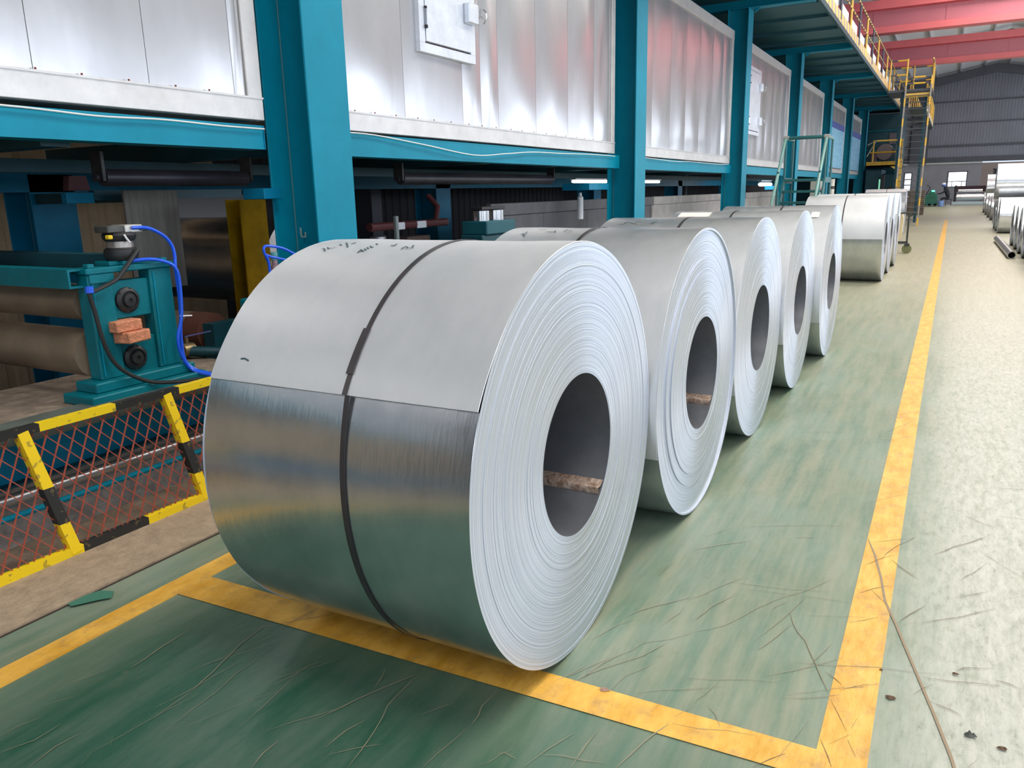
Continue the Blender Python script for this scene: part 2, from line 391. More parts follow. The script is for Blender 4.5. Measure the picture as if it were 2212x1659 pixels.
# ------------------------------------------------------------------ the setting
def struct(name, mb, mt, **k): return put(name, mb, mt, kind='structure', **k)
XW0, XW1, YF, YB, XR, ZR = -10.0, 14.0, 70.0, -12.0, 2.0, 9.9
def zroof(x): return ZR - .18 * abs(x - XR)
mb = MB()
mb.box(-3.55, XW1, YB, YF, -.2, 0)
floor = struct('floor', mb, FLOOR, smooth=0)
mb = MB(); mb.box(XW0, -3.55, YB, YF, -1.0, -.8); put('pit_floor', mb, PIT, floor, smooth=0)
for (x0, x1, y0, y1) in ((-.183, -.055, 1.80, 38.5), (-2.63, -2.52, -6, 13.0)):
    mb = MB(); mb.box(x0, x1, y0, y1, 0, .0022); put('line_marking', mb, LINE, floor, smooth=0)
mb = MB(); mb.add([(-2.52, 1.805, .003), (-.183, 1.885, .003), (-.183, 2.005, .003), (-2.52, 1.965, .003)], [(0, 1, 2, 3)]); put('line_marking', mb, LINE, floor, smooth=0)
# scratches: narrow scores in the paint
def ribbon(mb, pts, w, z=.0036):
    pts = [Vector((a, b, z)) for a, b in pts]; vs = []
    for i, p in enumerate(pts):
        d = (pts[min(i + 1, len(pts) - 1)] - pts[max(i - 1, 0)]).normalized(); n = Vector((-d.y, d.x, 0)); k = w if 0 < i < len(pts) - 1 else w * .3
        vs += [p + n * k / 2, p - n * k / 2]
    mb.add(vs, [(2 * i, 2 * i + 1, 2 * i + 3, 2 * i + 2) for i in range(len(pts) - 1)])
def wob(x, y, ang, ln, amp=.01):
    n = max(3, int(ln / .08)); c, s_ = math.cos(ang), math.sin(ang); out = []; e = 0
    for i in range(n + 1):
        e += random.uniform(-amp, amp); t = ln * i / n; out.append((x + c * t - s_ * e, y + s_ * t + c * e))
    return out
SC_PALE = [[(-0.955, 1.963), (-0.883, 2.09), (-0.796, 2.242), (-0.784, 2.293), (-0.699, 2.358), (-0.645, 2.433)], [(-0.905, 1.979), (-0.852, 2.085), (-0.757, 2.217), (-0.708, 2.331)], [(-0.882, 2.02), (-0.858, 2.114), (-0.827, 2.183)], [(-0.886, 2.437), (-0.835, 2.528), (-0.713, 2.678)], [(-0.945, 2.235), (-0.899, 2.354), (-0.856, 2.426)], [(-0.75, 1.638), (-0.748, 1.724), (-0.745, 1.812)], [(-0.862, 1.581), (-0.84, 1.67), (-0.799, 1.769)], [(-1.082, 1.665), (-1.084, 1.706), (-1.099, 1.751), (-1.091, 1.837)], [(-1.494, 1.498), (-1.456, 1.606), (-1.414, 1.702), (-1.365, 1.796)], [(-1.285, 1.364), (-1.313, 1.507), (-1.353, 1.622), (-1.36, 1.789)], [(-1.399, 1.392), (-1.391, 1.467), (-1.372, 1.535)], [(-1.364, 1.38), (-1.315, 1.435), (-1.263, 1.477)], [(-1.063, 1.478), (-1.061, 1.516)], [(-0.95, 1.591), (-0.936, 1.602), (-0.896, 1.597)], [(-0.565, 1.962), (-0.531, 2.039)], [(-0.637, 1.95), (-0.624, 2.019)], [(-0.783, 1.984), (-0.767, 2.088), (-0.706, 2.201)], [(-1.447, 1.676), (-1.453, 1.722), (-1.475, 1.772)], [(-0.94, 1.981), (-0.903, 2.081)], [(-0.717, 2.235), (-0.687, 2.246)], [(-0.685, 2.277), (-0.649, 2.289)], [(-0.759, 2.19), (-0.724, 2.204)], [(-0.642, 1.693), (-0.615, 1.815), (-0.573, 1.924)], [(-0.886, 2.779), (-0.877, 2.88)], [(-1.244, 1.625), (-1.203, 1.689), (-1.176, 1.73)], [(-0.644, 2.436), (-0.562, 2.521), (-0.485, 2.695), (-0.43, 2.795), (-0.351, 2.903), (-0.272, 3.041)], [(-0.824, 3.065), (-0.725, 3.178), (-0.628, 3.259)], [(-0.424, 2.424), (-0.384, 2.545), (-0.355, 2.635)], [(-0.537, 2.058), (-0.516, 2.117), (-0.498, 2.189)], [(-0.375, 2.726), (-0.35, 2.637), (-0.297, 2.548), (-0.22, 2.368), (-0.187, 2.283)], [(-0.746, 2.794), (-0.704, 2.856)], [(-0.597, 2.377), (-0.574, 2.387)], [(-0.46, 2.572), (-0.422, 2.585)], [(-0.497, 2.062), (-0.465, 2.024), (-0.44, 1.978)], [(-0.666, 2.513), (-0.634, 2.633), (-0.584, 2.744)], [(-1.738, 1.539), (-1.714, 1.666), (-1.688, 1.716)], [(-1.948, 1.399), (-1.972, 1.499), (-2.017, 1.658), (-2.034, 1.798)], [(-1.947, 1.265), (-1.948, 1.399)], [(-1.522, 1.242), (-1.535, 1.298), (-1.534, 1.352)], [(-1.949, 1.034), (-1.966, 1.071)], [(-1.528, 1.44), (-1.492, 1.496)], [(-2.274, 0.996), (-2.274, 1.046), (-2.25, 1.11)], [(-2.203, 0.957), (-2.165, 1.037), (-2.169, 1.114)], [(-2.071, 0.961), (-2.085, 1.044), (-2.076, 1.118)], [(-1.947, 1.121), (-1.978, 1.147)], [(-2.234, 1.395), (-2.251, 1.521), (-2.258, 1.642)]]
SC_DARK = [[(-0.171, 3.464), (0.005, 3.599)], [(-0.112, 3.32), (-0.08, 3.444), (-0.001, 3.605)], [(-0.171, 3.231), (-0.117, 3.317), (-0.06, 3.391)], [(0.046, 2.845), (0.174, 2.954), (0.274, 3.063)], [(0.155, 2.579), (0.175, 2.61), (0.262, 2.647)], [(-0.024, 2.822), (0.011, 2.895), (0.056, 2.981)], [(0.234, 3.581), (0.31, 3.474), (0.386, 3.379)], [(-0.157, 2.311), (-0.118, 2.351), (-0.073, 2.391)], [(-0.21, 2.391), (-0.18, 2.367), (-0.156, 2.342)], [(-0.169, 2.974), (-0.123, 3.036), (-0.074, 3.085)], [(-0.176, 2.735), (-0.091, 2.816)], [(0.036, 2.388), (0.063, 2.434), (0.09, 2.469)], [(0.272, 2.595), (0.293, 2.618)], [(0.315, 3.158), (0.376, 3.219)], [(0.151, 3.089), (0.264, 3.201)], [(-0.177, 2.252), (-0.15, 2.184), (-0.119, 2.12)], [(-0.178, 2.055), (-0.15, 1.989), (-0.138, 1.951)], [(-0.153, 2.047), (-0.107, 2.112)], [(-0.111, 2.082), (-0.086, 2.022)], [(-0.109, 2.139), (-0.099, 2.192)], [(-0.323, 1.859), (-0.29, 1.905), (-0.255, 1.949)], [(0.177, 2.112), (0.202, 2.156)], [(0.121, 2.218), (0.139, 2.21)], [(0.153, 2.2), (0.189, 2.21)], [(-0.013, 2.794), (0.036, 2.846)], [(0.294, 2.803), (0.344, 2.868)], [(-0.127, 3.021), (-0.097, 2.972), (-0.069, 2.931)], [(0.167, 3.244), (0.257, 3.441)], [(0.076, 3.457), (0.152, 3.573), (0.271, 3.737)]]
def dense(pl):
    out = []
    for i in range(len(pl) - 1):
        (ax, ay), (bx, by) = pl[i], pl[i + 1]; n = max(1, int(math.hypot(bx - ax, by - ay) / .05))
        for k in range(n): out.append((ax + (bx - ax) * k / n + random.uniform(-.003, .003), ay + (by - ay) * k / n + random.uniform(-.003, .003)))
    return out + [pl[-1]]
mb = MB()
for l in SC_DARK: ribbon(mb, dense(l), random.uniform(.0015, .003))
for i in range(26): ribbon(mb, wob(random.uniform(.0, 1.0), random.uniform(1.9, 6.5), random.choice((.2, .5, 2.4, -.3)) + random.uniform(-.35, .35), random.uniform(.05, .25)), random.uniform(.0015, .003))
put('dark_scratches', mb, mat('dark_scratch', (.17, .115, .07), .8), floor, kind='stuff', smooth=0)
mb = MB()
for l in SC_PALE: ribbon(mb, dense(l), random.uniform(.0018, .0038))
for i in range(46): ribbon(mb, wob(random.uniform(-.85, -.2), random.uniform(1.3, 7), random.choice((.35, .6, .9, 1.3)) + random.uniform(-.2, .2), random.uniform(.08, .5)), random.uniform(.0012, .0024))
for i in range(26): ribbon(mb, wob(random.uniform(-2.4, -.6), random.uniform(.9, 1.75), random.choice((.9, 1.2, 1.4)) + random.uniform(-.3, .3), random.uniform(.08, .4)), random.uniform(.001, .002))
put('pale_scratches', mb, mat('pale_scratch', (.29, .26, .175), .8), floor, kind='stuff', smooth=0)
mb = MB()
ribbon(mb, [(-.18, 3.5), (-.141, 3.345), (-.103, 3.139), (-.076, 2.952), (-.031, 2.796), (.013, 2.627), (.059, 2.454), (.099, 2.302), (.141, 2.131), (.165, 2.0), (.19, 1.85)], .0085, .0034)
put('floor_crack', mb, mat('crack_filler', (.33, .245, .16), .8), floor, smooth=0)
mb = MB(); mb.add([(-2.86, 1.56, .006), (-2.80, 1.55, .008), (-2.745, 1.63, .009), (-2.72, 1.66, .008), (-2.76, 1.70, .008), (-2.82, 1.68, .006), (-2.84, 1.62, .006)], [tuple(range(7))]); put('paint_flake', mb, mat('green_flake', (.05, .19, .13), .6), floor, smooth=0)
mb = MB(); mb.prism([(-3.24, -.02), (-2.835, -.02), (-2.835, .012), (-3.24, .012)], -6, 13.2, 'Y')
cs = struct('trim_1', mb, CURBM, smooth=0)
mb = MB(); mb.box(-3.55, -3.24, -6, 13.2, 0, .004); put('dirt_strip', mb, mat('brown_dirt', (.22, .165, .12), .9, 0, .25, 10, .5, 30), cs, smooth=0)
mb = MB(); mb.box(-2.835, -2.828, -6, 13.2, 0, .004); put('joint_line', mb, mat('joint_dark', (.05, .03, .025), .9), cs, smooth=0)
# hall shell
mb = MB()
n = 200
def clad(x, y0, y1, z0, z1, pitch, depth, t=.02):
    vs = []; fs = []; k = int((y1 - y0) / pitch)
    for i in range(k + 1):
        for dy, dx in ((0, 0), (.35, 0), (.45, depth), (.9, depth)):
            y = y0 + (i + dy) * pitch; vs += [(x + dx, y, z0), (x + dx, y, z1)]
    for i in range(len(vs) // 2 - 1): fs.append((2 * i, 2 * i + 1, 2 * i + 3, 2 * i + 2))
    return MB().add(vs, fs)
wl = struct('wall_left', clad(XW0, YB, 8.6, -1, 8, .25, .03), BWALL, smooth=0)
put('shaded_cladding', clad(XW0, 8.6, YF, -1, 8, .25, .03), mat('dim_cladding', (.035, .034, .04), .7), wl, smooth=0)  # same wall in a darkened copy, the dark bay's shade painted on
mb = MB(); mb.box(XW1, XW1 + .2, YB, YF, 0, 1.7); mb.box(XW1, XW1 + .2, YB, YF, 5.4, 7.9)
for k in range(14): mb.box(XW1, XW1 + .2, YB + k * 6.2, YB + k * 6.2 + .5, 1.7, 5.4)
struct('wall_right', mb, GWALL, smooth=0)
mb = MB(); mb.box(XW0, 0, YB - .2, YB, -1, 8); mb.box(10, XW1, YB - .2, YB, 0, 8); mb.box(0, 10, YB - .2, YB, 5.2, 9)
struct('wall_front', mb, mat('navy_cladding', (.055, .075, .11), .6), smooth=0)
# far wall: plastered base with windows, ledge, cladding with girts and a portal frame
wb_ = MB()
WIN = [(-.44, .88, 1.2, 2.38), (-3.42, -2.86, .3, 2.38), (2.52, 3.5, 1.65, 2.5)]
xs = sorted([XW0, XW1, 1.75] + [w[0] for w in WIN] + [w[1] for w in WIN])
wa = MB(); wp = MB()
for a, b_ in zip(xs[:-1], xs[1:]):
    tgt = wa if b_ <= 1.76 else wp
    w = [q for q in WIN if abs(q[0] - a) < 1e-6]
    if w: tgt.box(a, b_, YF, YF + .25, -1, w[0][2]); tgt.box(a, b_, YF, YF + .25, w[0][3], 2.95)
    else: tgt.box(a, b_, YF, YF + .25, -1, 2.95)
wall = struct('wall_back', wa, PLAST, smooth=0); put('plaster_base', wp, PLAST2, wall, smooth=0)
mb = MB(); mb.box(XW0, 1.75, YF - .12, YF, 2.92, 3.04); put('ledge', mb, LEDGE, wall, smooth=0)
vs = []; k = 0
mb = MB()
for i in range(120):
    x = XW0 + i * .2; mb.box(x, x + .11, YF + .03, YF + .06, 3.04, zroof(x) + .1); mb.box(x + .11, x + .2, YF + .05, YF + .08, 3.04, zroof(x) + .1)
put('cladding_sheet', mb, GWALL, wall, smooth=0)
for z in (3.25, 4.25, 5.9, 7.4):
    mb = MB(); mb.box(XW0, XW1, YF - .1, YF + .02, z - (.18 if z < 3.5 else .07 if z < 5 else .03), z + (.18 if z < 3.5 else .07 if z < 5 else .03)); put('girt', mb, STEELG, wall, smooth=0)
for i, (x0, x1, z0, z1) in enumerate(WIN):
    mb = MB(); t = .07
    for q in ((x0, x1, z0, z0 + t), (x0, x1, z1 - t, z1), (x0, x0 + t, z0, z1), (x1 - t, x1, z0, z1)): mb.box(q[0], q[1], YF - .03, YF + .2, q[2], q[3])
    if i < 2:
        zz = z0 + (z1 - z0) * .38; mb.box(x0, x1, YF - .02, YF + .1, zz - .04, zz + .02)
        for f in (.25, .74) if i == 0 else (.5,): mb.box(x0 + (x1 - x0) * f - .02, x0 + (x1 - x0) * f + .03, YF - .02, YF + .1, z0, zz)
        if i == 1:
            for f in (.55, .75): mb.box(x0, x1, YF - .02, YF + .1, z0 + (z1 - z0) * f - .04, z0 + (z1 - z0) * f + .04)
    fr = struct('window_%d' % (i + 1), mb, STEELG, smooth=0)
    mb = MB(); mb.box(x0 + .02, x1 - .02, YF + .12, YF + .14, z0 + .02, z1 - .02)
    put('pane', mb, PANEG if i < 2 else DARK, fr, smooth=0)
# roof: two slopes, purlins, roof lights, portal frames
SKX0, SKX1 = .25, 5.6
ce = MB()
ys = [YB]
for y in SKY_Y: ys += [y - 1.6, y + 1.6]
ys.append(YF + .3)
for i in range(len(ys) - 1):
    y0, y1 = ys[i], ys[i + 1]
    segs = [(XW0, XR), (XR, XW1)] if i % 2 == 0 else [(XW0, SKX0), (SKX1, XW1)]
    for x0, x1 in segs: ce.add([(x0, y0, zroof(x0)), (x1, y0, zroof(x1)), (x1, y1, zroof(x1)), (x0, y1, zroof(x0))], [(0, 1, 2, 3)])
ceil = struct('ceiling', ce, ROOFM, smooth=0)
for y in SKY_Y:
    mb = MB()
    for x0, x1 in ((SKX0, XR), (XR, SKX1)): mb.add([(x0, y - 1.6, zroof(x0) + .02), (x1, y - 1.6, zroof(x1) + .02), (x1, y + 1.6, zroof(x1) + .02), (x0, y + 1.6, zroof(x0) + .02)], [(0, 1, 2, 3)])
    put('roof_light', mb, SKYP, ceil, smooth=0)
for k in range(16):
    x = XW0 + .7 + k * 1.5
    mb = MB(); mb.box(x - .04, x + .04, YB, YF, zroof(x) - .14, zroof(x) - .01); put('purlin', mb, mat('purlin_grey', (.58, .59, .64), .6), ceil, smooth=0)
for y in (2.0, 12.0, 22.0, 32.0, 54.0, 68.6):
    mb = MB()
    for x0, x1 in ((XW0, XR), (XR, XW1)):
        d = .55
        mb.prism([(x0, zroof(x0) - .22), (x1, zroof(x1) - .22), (x1, zroof(x1) - .22 - d), (x0, zroof(x0) - .22 - d)], y - .12, y + .12, 'Y')
    for x0, x1 in ((XW0, XW0 + .55), (XW1 - .55, XW1)): mb.box(x0, x1, y - .15, y + .15, -.8, zroof(x0) - .3)
    put('roof_frame', mb, STEELG, ceil, smooth=0)
mb = MB(); mb.box(-3.15, -1.95, YF - .35, YF, 3.0, 8.2); put('wall_stanchion', mb, STEELG, wall, smooth=0)

# ------------------------------------------------------------------ overhead crane girders
for (y, zb, lab) in ((44, 6.95, 'far red overhead crane girder crossing the hall above the ladder'), (34.6, 7.0, 'nearer pinkish red overhead crane girder at the top edge of the picture')):
    t = emp('crane_girder', (2, y, zb), lab, 'crane', 'overhead crane girders')
    mb = MB(); mb.box(-9.2, 13.2, y - .30, y + .30, zb, zb + .22); put('bottom_flange', mb, REDL, t, smooth=0)
    mb = MB(); mb.box(-9.2, 13.2, y - .24, y + .24, zb + .22, zb + .78); put('web', mb, REDP, t, smooth=0)
    mb = MB(); mb.box(-9.2, 13.2, y - .42, y + .40, zb + .82, zb + 1.13); mb.box(-9.2, 13.2, y - .2, y + .2, zb + .78, zb + .82); put('top_flange', mb, REDL, t, smooth=0)
    for x in [-8 + 2.4 * k for k in range(9)]:
        mb = MB(); mb.box(x, x + .03, y - .255, y - .24, zb + .22, zb + .78); put('stiffener', mb, REDP, t, smooth=0)
    for x in (-9.3, 13.0):
        mb = MB(); mb.box(x, x + .3, y - 1, y + 1, zb - .05, zb + .35); put('end_carriage', mb, REDP, t, smooth=0)
for i, x in enumerate((-9.4, 12.95)):
    mb = MB(); mb.box(x, x + .4, YB, YF, 6.55, 6.95); struct('trim_%d' % (i + 4), mb, STEELG, smooth=0)

# ------------------------------------------------------------------ teal frame of the oven line
YC = [4.06 + 6.12 * k for k in range(-1, 7)]        # near edge of each column
BXF = -3.92                                           # front plane of ovens and beams
def column(y, k, x=-3.7, z0=0, z1=4.83, mt=TEAL, label='', group='teal columns of the oven line'):
    t = emp('steel_column', (x - .2, y + .2, z0), label, 'column', group)
    for xa in (x - .016, x - .4):
        mb = MB(); mb.bbox(xa, xa + .016, y, y + .4, z0, z1, .003); put('flange', mb, mt, t)
    mb = MB(); mb.box(x - .385, x - .016, y + .192, y + .206, z0, z1); put('web', mb, mt, t)
    mb = MB()
    for xa in (x - .384, x - .028): mb.tube([(xa + .006, y + .188, z0), (xa + .006, y + .188, z1)], .005, 5)
    put('weld_bead', mb, mat('weld_pale', (.10, .26, .29), .5), t)
    mb = MB(); mb.box(x - .47, x + .06, y - .06, y + .46, z0, z0 + .02); put('base_plate', mb, mt, t, smooth=0)
    return t
names = ['teal steel column left of the photographer beside the oven', 'nearest and widest teal steel column, behind the front coil', 'second teal column, rising behind the second and third coil', 'third teal column along the oven line', 'fourth teal column, beside the green step stairs',
         'fifth teal column along the oven line', 'sixth teal column, thin in the distance', 'last teal column, next to the yellow platform']
for k, y in enumerate(YC):
    if k == 0: continue
    t = column(y, k, label=names[k])
    if k == 1:
        mb = MB(); mb.tube([(-3.99, y + .18, 1.235), (-3.99, y + .15, 1.235), (-3.99, y + .14, 1.25), (-3.99, y + .14, 1.30)], .007, 6); mb.tube([(-3.99, y + .14, 1.235), (-3.94, y + .13, 1.235), (-3.94, y + .13, 1.27)], .006, 6)
        put('wall_hook', mb, mat('hook_pale', (.3, .4, .38), .5), t)
rear = []
for k, y in enumerate(YC[1:6]):
    rear.append(column(y - .03, k, x=-6.85, z0=-.8, z1=1.75, mt=TEALB, label=['blue rear column under the oven behind the roll stand', 'blue rear column in the gap between the first two front columns', 'third blue column of the rear row under the oven', 'fourth blue column of the rear row under the oven', 'fifth blue column of the rear row under the oven'][k], group='rear columns under the ovens'))
# longitudinal beams under the oven front
bays = [(-2.6, 3.86)] + [(YC[k] + .41, YC[k + 1] - .01) for k in range(1, 7)]
for k, (y0, y1) in enumerate(bays):
    ze = .026 if k == 0 else .008
    t = emp('support_beam', (BXF, (y0 + y1) / 2, 1.78), 'teal beam under the oven, ' + ['left of the nearest column, bright', 'between the nearest and second column', 'between the second and third column', 'between the third and fourth column', 'between the fourth and fifth column', 'between the fifth and sixth column', 'between the sixth and last column'][k], 'beam', 'beams carrying the ovens')
    mb = MB(); mb.box(BXF - .012, BXF, y0, y1, 1.795 + ze, 1.955); put('web', mb, TEAL, t, smooth=0)
    mb = MB(); mb.box(BXF - .17, BXF + .002, y0, y1, 1.945, 1.957); put('flange', mb, TEAL, t, smooth=0)
    mb = MB(); mb.box(BXF - .17, BXF + .002, y0, y1, 1.785 + ze, 1.797 + ze); put('flange', mb, TEAL, t, smooth=0)
    if k == 0:
        mb = MB(); mb.box(BXF - .17, BXF + .006, 3.86, 3.868, 1.81, 1.957); put('end_plate', mb, TEALB, t, smooth=0)
mb = MB(); mb.box(-5.3, -5.2, -2.5, 40, 1.70, 1.785)
put('middle_support_beam', mb, DKTEAL, smooth=0, label='long dark navy beam under the middle of the ovens', cat='beam', loc=(-5.2, 10, 1.7))
mb = MB(); mb.box(-7.05, -6.85, -2.5, 40, 1.60, 1.79)
put('rear_support_beam', mb, TEALB, smooth=0, label='long dark teal beam running under the rear of the ovens', cat='beam', loc=(-6.95, 10, 1.62))
mb = MB()
for k, y in enumerate([1.2, 2.6, 4.3, 7.0, 8.6, 10.4, 13, 16.5]):
    mb = MB(); mb.box(-6.85, BXF - .2, y - .08, y + .08, 1.79, 1.95)
    put('oven_cross_beam', mb, DKTEAL, smooth=0, label='dark teal cross beam hidden under the oven floor', cat='beam', group='cross beams under the ovens', loc=(-5.4, y, 1.79))

# ------------------------------------------------------------------ oven sections
def bowed(y0, y1, z0, z1, x, bow, seed, ny=9, nz=12):
    rnd = random.Random(seed); ph = [rnd.uniform(0, 6) for _ in range(6)]; am = [rnd.uniform(.3, 1) for _ in range(3)]
    vs = []; fs = []
    for j in range(nz + 1):
        for i in range(ny + 1):
            u = i / ny; w = j / nz; e = math.sin(PI * u) * math.sin(PI * w) ** .5 if 0 < w < 1 else 0
            d = bow * e * (.7 + .5 * am[0] * math.sin(4.5 * w + ph[0] + 2 * u) + .35 * am[1] * math.sin(9 * w + ph[1] - 5 * u) + .25 * am[2] * math.sin(7 * u + ph[2] + 3 * w))
            vs.append((x + d, y0 + (y1 - y0) * u, z0 + (z1 - z0) * w))
    k = ny + 1
    for j in range(nz):
        for i in range(ny): fs.append((j * k + i, j * k + i + 1, (j + 1) * k + i + 1, (j + 1) * k + i))
    m_ = len(vs)
    # edge return so the sheet has thickness
    rim = [i for i in range(k)] + [j * k + ny for j in range(1, nz + 1)] + [nz * k + i for i in range(ny - 1, -1, -1)] + [j * k for j in range(nz - 1, 0, -1)]
    for i in rim: vs.append((x - .02, vs[i][1], vs[i][2]))
    for a in range(len(rim)):
        b_ = (a + 1) % len(rim); fs.append((rim[a], rim[b_], m_ + b_, m_ + a))
    return MB().add(vs, fs)
ZO0, ZO1 = 1.972, 4.40
oven_lab = ['pale metal oven section left of the nearest column', 'pale metal oven section with the near hatch, behind the nearest column', 'pale ribbed oven section between the second and third column', 'pale oven section with the far hatch, between third and fourth column',
            'pale oven section behind the green step stairs', 'pale oven section with a blue wave print, sixth along the line', 'last pale oven section with blue print before the yellow platform']
def oven(k, y0, y1, splits, hatch=None):
    ZO0 = 1.987 if k == 0 else 1.972
    xf = BXF + .01
    t = emp('oven_section', (xf - 1.3, (y0 + y1) / 2, ZO0), oven_lab[k], 'oven', 'oven sections above the roll line')
    mb = MB(); mb.box(xf - 2.9, xf - .05, y0, y1, ZO0, ZO1); put('casing', mb, TRIMM, t, smooth=0)
    mb = MB(); mb.bbox(xf - .03, xf + .006, y0, y1, ZO0, ZO0 + .135, .004)
    mb.box(xf - .004, xf + .012, y0, y1, ZO0 + .128, ZO0 + .14); put('bottom_trim', mb, TRIMM, t)
    mb = MB(); mb.bbox(xf - .03, xf + .006, y0, y1, ZO1 - .17, ZO1, .004); put('top_trim', mb, TRIMM, t)
    ps = [y0 + .10] + splits + [y1 - .12]
    mb = MB(); mb.bbox(xf - .03, xf + .003, y0, y0 + .096, ZO0 + .135, ZO1 - .17, .003); put('edge_post', mb, TRIMM, t)
    mb = MB(); mb.bbox(xf - .03, xf + .003, y1 - .116, y1, ZO0 + .135, ZO1 - .17, .003); put('edge_post', mb, TRIMM, t)
    for i in range(len(ps) - 1):
        a, b_ = ps[i], ps[i + 1]
        put('sheet_panel', bowed(a + .002, b_ - .002, ZO0 + .137, ZO1 - .172, xf - .014, .020 if k else .010, 100 * k + i), SHEET, t, smooth=60)
    mb = MB(); y = y0 + .25; j = 0
    while y < y1 - .2 and k < 2:
        mb.lathe([(0, .006), (.006, .005), (.008, 0)], (xf + .004, y, ZO0 + .146), 'X', 6); y += .235 + .03 * ((j * 7) % 3); j += 1
    if k < 2: put('rivets', mb, mat('rust_red', (.22, .05, .035), .8), t, kind='stuff')
    if hatch:
        h0, h1, hz0, hz1 = hatch; xh = xf + .012
        fr = MB(); w = .075
        for q in ((h0, h1, hz0, hz0 + w), (h0, h1, hz1 - w, hz1), (h0, h0 + w, hz0 + w, hz1 - w), (h1 - w, h1, hz0 + w, hz1 - w)): fr.bbox(xh - .02, xh + .03, q[0], q[1], q[2], q[3], .003)
        put('hatch_frame', fr, HATCHM, t)
        mb = MB(); mb.bbox(xh + .0, xh + .034, h0 + w + .012, h1 - w - .008, hz0 + w + .014, hz1 - w - .01, .003)
        d = put('hatch_door', mb, HATCHM, t)
        mb = MB(); mb.box(xh - .01, xh + .004, h0 + w, h1 - w, hz0 + w, hz1 - w); put('hatch_gasket', mb, mat('gasket_brown', (.05, .03, .025), .8), t, smooth=0)
        for zz in (hz0 + .27, hz1 - .27):
            mb = MB(); mb.tube([(xh + .042, h0 + w + .004, zz - .06), (xh + .042, h0 + w + .004, zz + .06)], .010, 8); put('hinge', mb, CHROME, d)
            mb = MB(); mb.tube([(xh + .042, h0 + w + .004, zz - .085), (xh + .042, h0 + w + .004, zz - .062)], .014, 8); mb.tube([(xh + .042, h0 + w + .004, zz + .062), (xh + .042, h0 + w + .004, zz + .08)], .012, 8); put('hinge_pin', mb, DARK, d)
        for zz in ([hz0 + .40] if k == 1 else [hz0 + .3, hz1 - .35]):
            mb = MB(); mb.bbox(xh + .034, xh + .095, h1 - w - .115, h1 - w + .045, zz - .085, zz + .085, .01); put('latch_box', mb, HATCHM, d)
            mb = MB(); mb.tube([(xh + .065, h1 - w + .045, zz), (xh + .065, h1 - w + .17, zz)], .008, 8)
            mb.tube([(xh + .065 + .065 * math.cos(a_), h1 - w + .115, zz + .065 * math.sin(a_)) for a_ in [2 * PI * q / 20 for q in range(21)]], .006, 6, cap=False)
            for a_ in (PI / 2, PI * 7 / 6, PI * 11 / 6): mb.tube([(xh + .065, h1 - w + .115, zz), (xh + .065 + .065 * math.cos(a_), h1 - w + .115, zz + .065 * math.sin(a_))], .005, 6)
            put('handwheel', mb, CHROME, d)
    return t
oven(0, -2.6, 3.87, [-1.6, -.6, .35, 1.3, 2.42, 3.06, 3.66])
oven(1, 4.52, 9.96, [5.42, 6.30, 6.62, 6.95, 7.75, 8.55, 9.3], hatch=(5.60, 6.46, 2.63, 3.72))
oven(2, 10.62, 16.1, [11.45, 12.3, 13.1, 13.9, 14.7, 15.4])
oven(3, 16.76, 22.2, [17.6, 18.5, 19.4, 20.2, 21.0, 21.7], hatch=(17.35, 18.5, 2.60, 3.95))
oven(4, 22.9, 28.3, [23.8, 24.7, 25.6, 26.6, 27.5])
t5 = oven(5, 29.0, 34.4, [30.0, 31, 32, 33]); t6 = oven(6, 35.1, 40.5, [36, 37, 38, 39])
for t, y0, y1 in ((t5, 29.2, 34.0), (t6, 35.3, 40.3)):
    mb = MB(); mb.box(BXF + .03, BXF + .034, y0, y1, 2.15, 3.5); put('wave_print', mb, BANNER, t, smooth=0)
    mb = MB(); mb.box(BXF + .03, BXF + .036, y0, y1, 3.5, 3.72); put('navy_band', mb, NAVY, t, smooth=0)
mb = MB(); mb.lathe([(0, .03), (.006, .028), (.012, .018), (.014, 0)], (BXF + .016, 2.12, 1.965), 'X', 16)
put('teal_plug', mb, TEALB, label='small round teal plug on the bottom edge of the left oven', cat='plug', loc=(BXF + .016, 2.12, 1.965))
# thin white cables draped along the beams
def cable(name, pts, r, mt, label, cat='cable', n=6, group=None):
    P = [Vector(p) for p in pts]; out = []
    for i in range(len(P) - 1):
        p0, p1, p2, p3 = P[max(i - 1, 0)], P[i], P[i + 1], P[min(i + 2, len(P) - 1)]
        for j in range(6):
            t = j / 6; out.append(.5 * ((2 * p1) + (p2 - p0) * t + (2 * p0 - 5 * p1 + 4 * p2 - p3) * t * t + (3 * p1 - p0 - 3 * p2 + p3) * t ** 3))
    out.append(P[-1]); mb = MB(); mb.tube(out, r, n)
    return put(name, mb, mt, label=label, cat=cat, group=group, loc=tuple(P[0]))
xc = BXF + .025
cable('white_cable', [(xc, 1.0, 1.955), (xc, 2.2, 1.95), (xc, 2.7, 1.935), (xc, 3.1, 1.943), (xc, 3.5, 1.935), (xc, 3.85, 1.935)], .005, WHITEC, 'white cable running along the beam left of the nearest column')
cable('white_cable', [(xc, 4.5, 1.955), (xc, 4.95, 1.955), (xc + .01, 5.6, 1.91), (xc + .01, 6.4, 1.85), (xc + .01, 7.0, 1.88), (xc, 7.6, 1.915), (xc, 8.4, 1.925), (xc, 9.2, 1.94), (xc, 9.95, 1.94)], .005, WHITEC, 'white cable sagging along the beam between the first two columns')
cable('white_cable', [(xc, 10.65, 1.96), (xc, 12.5, 1.935), (xc, 13.3, 1.95), (xc, 15, 1.945), (xc, 16.0, 1.96)], .005, WHITEC, 'white cable along the beam between the second and third column')

